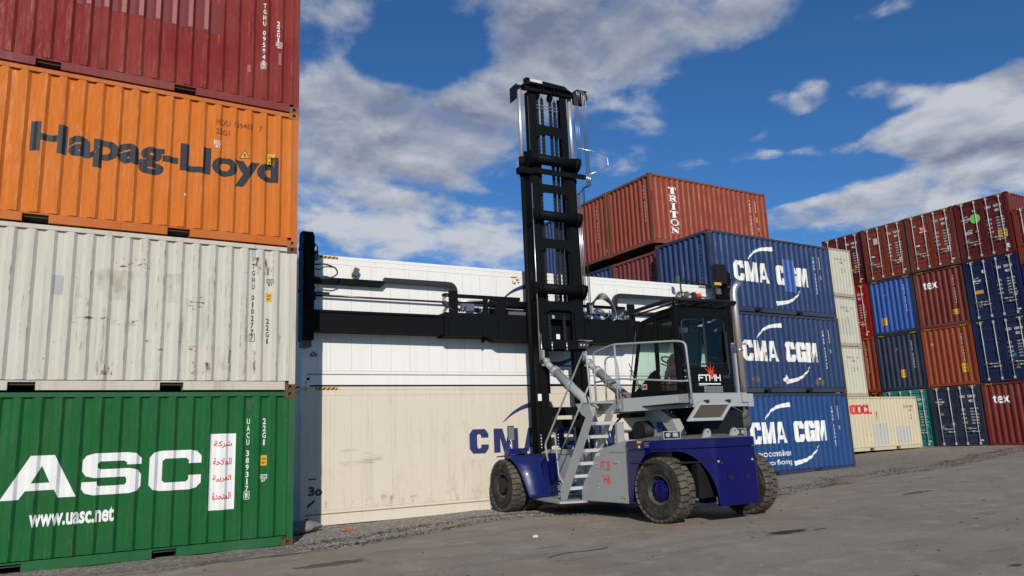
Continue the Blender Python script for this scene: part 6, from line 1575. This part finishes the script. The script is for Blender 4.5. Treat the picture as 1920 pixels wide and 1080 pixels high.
for x in (CX0+.02, CX1-.02):
    pane([(x, -3.14, 2.32), (x, -3.95, 2.72), (x, -3.97, 3.68), (x, -3.54, 3.64)], K_GLASS); pane([(x, -4.0, 2.32), (x, -4.48, 2.32), (x, -4.48, 3.62), (x, -4.02, 3.62)], K_GLASS)
pane([(CX0+.04, -3.10, 2.33), (CX1-.04, -3.10, 2.33), (CX1-.04, -3.53, 3.66), (CX0+.04, -3.53, 3.66)], K_GLASS, 'windscreen')
# rounded rear window seal, sliding joint and wiper
mb = MB(); mb.tube([(CX0+.13, CYR-.004, 2.80), (CX0+.13, CYR-.004, 3.60), (CX0+.24, CYR-.004, 3.62), (.10, CYR-.004, 3.62)], .012, 6, .06); mb.box(.06, .11, CYR-.008, CYR-.001, 2.78, 3.66); mb.tube([(CX0+.13, CYR-.004, 2.80), (CX0+.2, CYR-.004, 2.78), (.62, CYR-.004, 2.80)], .012, 6, .06); mb.tube([(.60, CYR-.006, 3.6), (.62, CYR-.006, 2.85)], .008, 6); mb.build('window_seal', K_PLAST, cab)
mb = MB(); mb.tube([(.56, CYR-.03, 2.58), (.62, CYR-.03, 2.60), (.60, CYR-.03, 3.20)], .012, 6, .03); mb.box(.58, .62, CYR-.04, CYR-.02, 2.78, 3.42); mb.box(.44, .62, CYR-.03, CYR-.001, 2.52, 2.58); mb.build('wiper', K_PLAST, cab)
mb = MB(); mb.tube([(CX0-.02, -3.12, 2.95), (CX0-.02, -3.42, 2.46), (CX0-.02, -3.48, 2.40)], .010, 6); mb.tube([(CX0-.02, -3.14, 2.82), (CX0-.02, -3.40, 2.42)], .010, 6); mb.tube([(CX0-.02, -3.13, 2.60), (CX0-.02, -3.30, 3.2), (CX0-.02, -3.42, 3.56)], .010, 6); mb.build('wiper', K_PLAST, cab)
# roof and guard
mb = MB()
for (a, b) in (((-.70,-4.72,3.98),(.84,-4.72,3.98)),((-.70,-4.72,3.98),(-.70,-3.30,3.93)),((.84,-4.72,3.98),(.84,-3.30,3.93)),((-.70,-3.30,3.93),(.84,-3.30,3.93))): mb.tube([a, b], .038, 6)
for k in range(4): mb.tube([(-.42+.28*k, -4.72, 3.98), (-.42+.28*k, -3.30, 3.93)], .018, 6)
for (x, y) in ((-.62, -3.36), (.76, -3.36)): mb.box(x-.02, x+.02, y-.02, y+.02, 3.70, 3.92)
for (x, y) in ((-.55, -4.54), (.70, -4.54)): mb.box(x-.02, x+.02, y-.02, y+.02, 3.86, 3.97)
mb.build('roof_guard', K_BLACKM, cab)
mb = MB(); mb.cyl((.02, -4.62, 4.02), (.02, -4.62, 4.05), .055, n=14); be = mb.build('beacon_base', K_PLAST, cab)
MB().cyl((.02, -4.62, 4.05), (.02, -4.62, 4.13), .058, .05, n=16).build('beacon', simple('beacon_red', (.55, .05, .015), .15), be)
mb = MB(); mb.box(-.10, -.02, -4.6, -4.55, 4.02, 4.16); mb.build('beacon_relay', K_PLAST, cab)
# back wall fittings
pr_ = Panel((0, CYR, 0), (1, 0, 0), (0, -1, 0))
logo_f(pr_, -.15, 2.475, .54, .12, K_WHITE, cab); spark(pr_, .17, 2.61, .24, K_ORANGE, cab)
Sign(pr_).text('www.ftmh.eu', -.15, 2.385, .02, .19).build('web_address', K_WHITE, cab)
mb = MB(); mb.box(-.03, .42, CYR-.014, CYR-.001, 2.262, 2.375)
lv_ = mb.build('vent_grille', simple('vent_grey', (.20, .215, .23), .5), cab)
mb = MB()
for k in range(4):
    for j in range(5): mb.box(-.01+.108*k, .085+.108*k, CYR-.018, CYR-.0145, 2.272+.02*j, 2.282+.02*j)
mb.build('vent_slats', simple('vent_dark', (.08, .09, .10), .5), lv_)
for z in (2.66, 2.55):
    mb = MB(); mb.box(-.50, -.33, CYR-.012, CYR-.001, z-.035, z+.035); hg = mb.build('hinge_plate', K_PLAST, cab)
    for x in (-.47, -.37): MB().lathe([(-.008, 0), (-.006, .011), (0, .013)], 'y', (x, CYR-.012, z), 10).build('bolt', K_PIPE, hg)
ps = Panel((CX0-.002, 0, 0), (0, -1, 0), (-1, 0, 0))
Sign(ps).rect(3.46, 2.40, .16, .10).build('warning_sticker', K_WHITE, cab); Sign(ps, .006).rect(3.515, 2.412, .095, .075).build('warning_sticker', M_RED, cab)
Sign(ps, .006).poly([(3.475, 2.42), (3.505, 2.42), (3.505, 2.48), (3.49, 2.49), (3.475, 2.48)]).build('warning_sticker', M_DKGRY, cab)
# inside: seat, steering column, consoles
mb = MB(); mb.box(-.22, .34, -4.25, -3.78, 2.62, 2.76); mb.prism([(-4.18,2.74),(-4.34,3.40),(-4.26,3.44),(-4.06,2.78)], 'x', -.20, .32); mb.box(-.04, .16, -4.38, -4.30, 3.40, 3.58); mb.box(-.10, .22, -4.15, -3.85, 2.28, 2.62)
seat = mb.build('operator_seat', K_SEAT, cab, bevel=.03)
mb = MB(); mb.prism([(-4.03,2.73),(-4.29,2.85),(-4.31,2.72),(-4.07,2.69)], 'x', -.43, -.385); mb.build('seat_trim', K_SEATO, seat)
mb = MB(); mb.prism([(-3.99,2.72),(-3.97,2.60),(-3.90,2.50),(-3.80,2.35),(-3.98,2.33),(-4.06,2.45),(-4.04,2.68)], 'x', -.42, -.39); mb.build('seat_trim', K_SEATO, seat)
mb = MB(); mb.prism([(-4.02,2.90),(-4.16,3.02),(-4.44,3.04),(-4.46,2.30),(-4.12,2.30),(-4.06,2.62)], 'x', -.384, -.25); mb.build('side_bolster', K_SEAT, seat)
MB().box(-.41, -.388, -4.32, -4.14, 2.50, 2.57).build('belt_buckle', simple('buckle', (.35, .35, .35), .3, .5), seat)
mb = MB(); mb.tube([(.08,-3.25,2.30),(.08,-3.55,2.90)], .04, 8); mb.tube([(.05,-3.55,2.86),(-.2,-3.62,2.90)], .012, 6)
N_ = 20; mb.tube([(.08+.2*math.cos(i*2*math.pi/N_), -3.60+.16*math.sin(i*2*math.pi/N_), 2.96+.10*math.sin(i*2*math.pi/N_)) for i in range(N_+1)], .016, 6)
mb.build('steering_wheel', K_PLAST, cab)
mb = MB(); mb.cyl((-.42,-3.60,2.62),(-.30,-3.60,2.62),.11, n=18); mb.box(-.42, -.3, -3.9, -3.5, 2.28, 2.55); mb.build('control_console', K_PLAST, cab)

# hatch under the cab rear, exhaust, muffler ---------------------------------------------
mb = MB(); hx0, hx1, hl = -.46, .36, .46
def hp_(u, v, n_): return Vector((u-.40*v/hl, -4.885-.10*v/hl+n_, 2.075-.33*v/hl+n_*.3))
def slab(mb, quad, n0, n1):
    A = [mb.bm.verts.new(hp_(u, v, n0)) for u, v in quad]; B = [mb.bm.verts.new(hp_(u, v, n1)) for u, v in quad]
    mb.bm.faces.new(A); mb.bm.faces.new(B[::-1])
    for i in range(4): mb.bm.faces.new((A[i], A[(i+1) % 4], B[(i+1) % 4], B[i]))
w_ = .07
slab(mb, [(hx0,0),(hx1,0),(hx1,w_),(hx0,w_)], -.03, 0); slab(mb, [(hx0,hl-w_),(hx1,hl-w_),(hx1,hl),(hx0,hl)], -.03, 0)
slab(mb, [(hx0,w_),(hx0+w_,w_),(hx0+w_,hl-w_),(hx0,hl-w_)], -.03, 0); slab(mb, [(hx1-w_,w_),(hx1,w_),(hx1,hl-w_),(hx1-w_,hl-w_)], -.03, 0)
hat = mb.build('intake_hatch', K_GREY, HD)
mb = MB(); slab(mb, [(hx0+w_,w_),(hx1-w_,w_),(hx1-w_,hl-w_),(hx0+w_,hl-w_)], -.012, -.006); mb.build('filter_mesh', paint('filter_brown', (.075, .06, .048), rust=0, dent=.5, rough=.8), hat)
for x in (-.28, .24): 
    mb = MB(); mb.box(x-.03, x+.03, -4.95, -4.875, 2.06, 2.11); mb.build('hatch_hinge', K_PLAST, hat)
tube_part('hatch_stay', [hp_(hx1-.02, hl*.2, -.02), (.62, -4.9, 1.86)], .006, K_PIPE, hat, 5)
mb = MB(); XE, YE = .925, -4.62
mb.tube([(XE, YE, 1.98), (XE, YE, 4.18), (XE+.02, YE-.01, 4.30), (XE+.13, YE-.03, 4.40)], .068, 16, .10)
exh = mb.build('exhaust_pipe', K_STAIN, HD)
mb = MB(); mb.tube([(XE, YE, 1.99), (XE, YE, 1.86), (XE-.08, YE+.02, 1.80), (XE-.5, YE+.06, 1.80), (XE-.7, YE+.2, 1.82)], .072, 14, .10); mb.build('exhaust_elbow', machine_paint('elbow_brown', (.10, .08, .062), .6, 0, .2), exh)
MB().cyl((XE, YE, 3.05), (XE, YE, 3.08), .08, n=16).build('pipe_clamp', K_PIPE, exh)
for z in (3.20, 2.20): tube_part('pipe_bracket', [(XE-.1, YE+.1, z), (XE+.22, YE+.02, z)], .02, K_GREY, exh, 6)
mb = MB(); mb.cyl((.05, -4.52, 1.68), (1.02, -4.52, 1.68), .15, n=22); mb.build('muffler', machine_paint('muffler_grey', (.13, .125, .12), .6, .0, .2), HD)

# ------------------------------------------------------------------ small loose things
mb = MB()
mb.box(-.11, .11, -.04, .04, 0, .03)
o = mb.build('orange_scrap', simple('orange_plastic', (.65, .11, .03), .6), None, bevel=.01); o.location = (5.03, 14.35, ground_z(5.03, 14.35)+.006); o.rotation_euler = (.05, .08, .3)
tag(o, 'small orange plastic scrap on the gravel before the cream reefer', 'scrap')
def rock(name, loc, s, m, label, cat, seed):
    bm = bmesh.new(); bmesh.ops.create_icosphere(bm, subdivisions=3, radius=1)
    for v in bm.verts:
        n = mnoise.noise(v.co*1.3+Vector((seed, 0, 0))); v.co *= (1+.35*n); v.co = Vector((v.co.x*s[0], v.co.y*s[1], max(v.co.z, -.5)*s[2]))
    me = bpy.data.meshes.new(name); bm.to_mesh(me); bm.free(); me.materials.append(m)
    o = bpy.data.objects.new(name, me); col.objects.link(o); o.location = loc; tag(o, label, cat); return o
rock('stone', (4.22, 14.85, .16), (.42, .3, .14), paint('stone_grey', (.2, .19, .18), rust=0, dent=.4, rough=.9), 'flat grey stone lying in the shadowed gap behind the green container', 'stone', 2)
o = rock('white_scrap', (7.05, 11.0, .03), (.05, .04, .025), simple('white_plastic', (.6, .6, .58), .7), 'small white scrap alone on the open asphalt left of the handler', 'scrap', 5)
rock('pale_stone', (16.9, 16.35, .15), (.14, .10, .08), paint('stone_pale', (.42, .40, .37), rust=0, dent=.3, rough=.9), 'pale stone under the edge of the bottom blue container', 'stone', 8)
# a loose wire on the ground
cv = [(6.0+.12*i, 9.06+.10*math.sin(i*.55)+.02*i, .012+ground_z(6.0+.12*i, 9.06)) for i in range(10)]
o = MB().tube(cv, .006, 5).build('loose_wire', simple('wire_dark', (.06, .055, .05), .6)); tag(o, 'thin loose wire lying on the asphalt at the bottom of the view', 'wire')
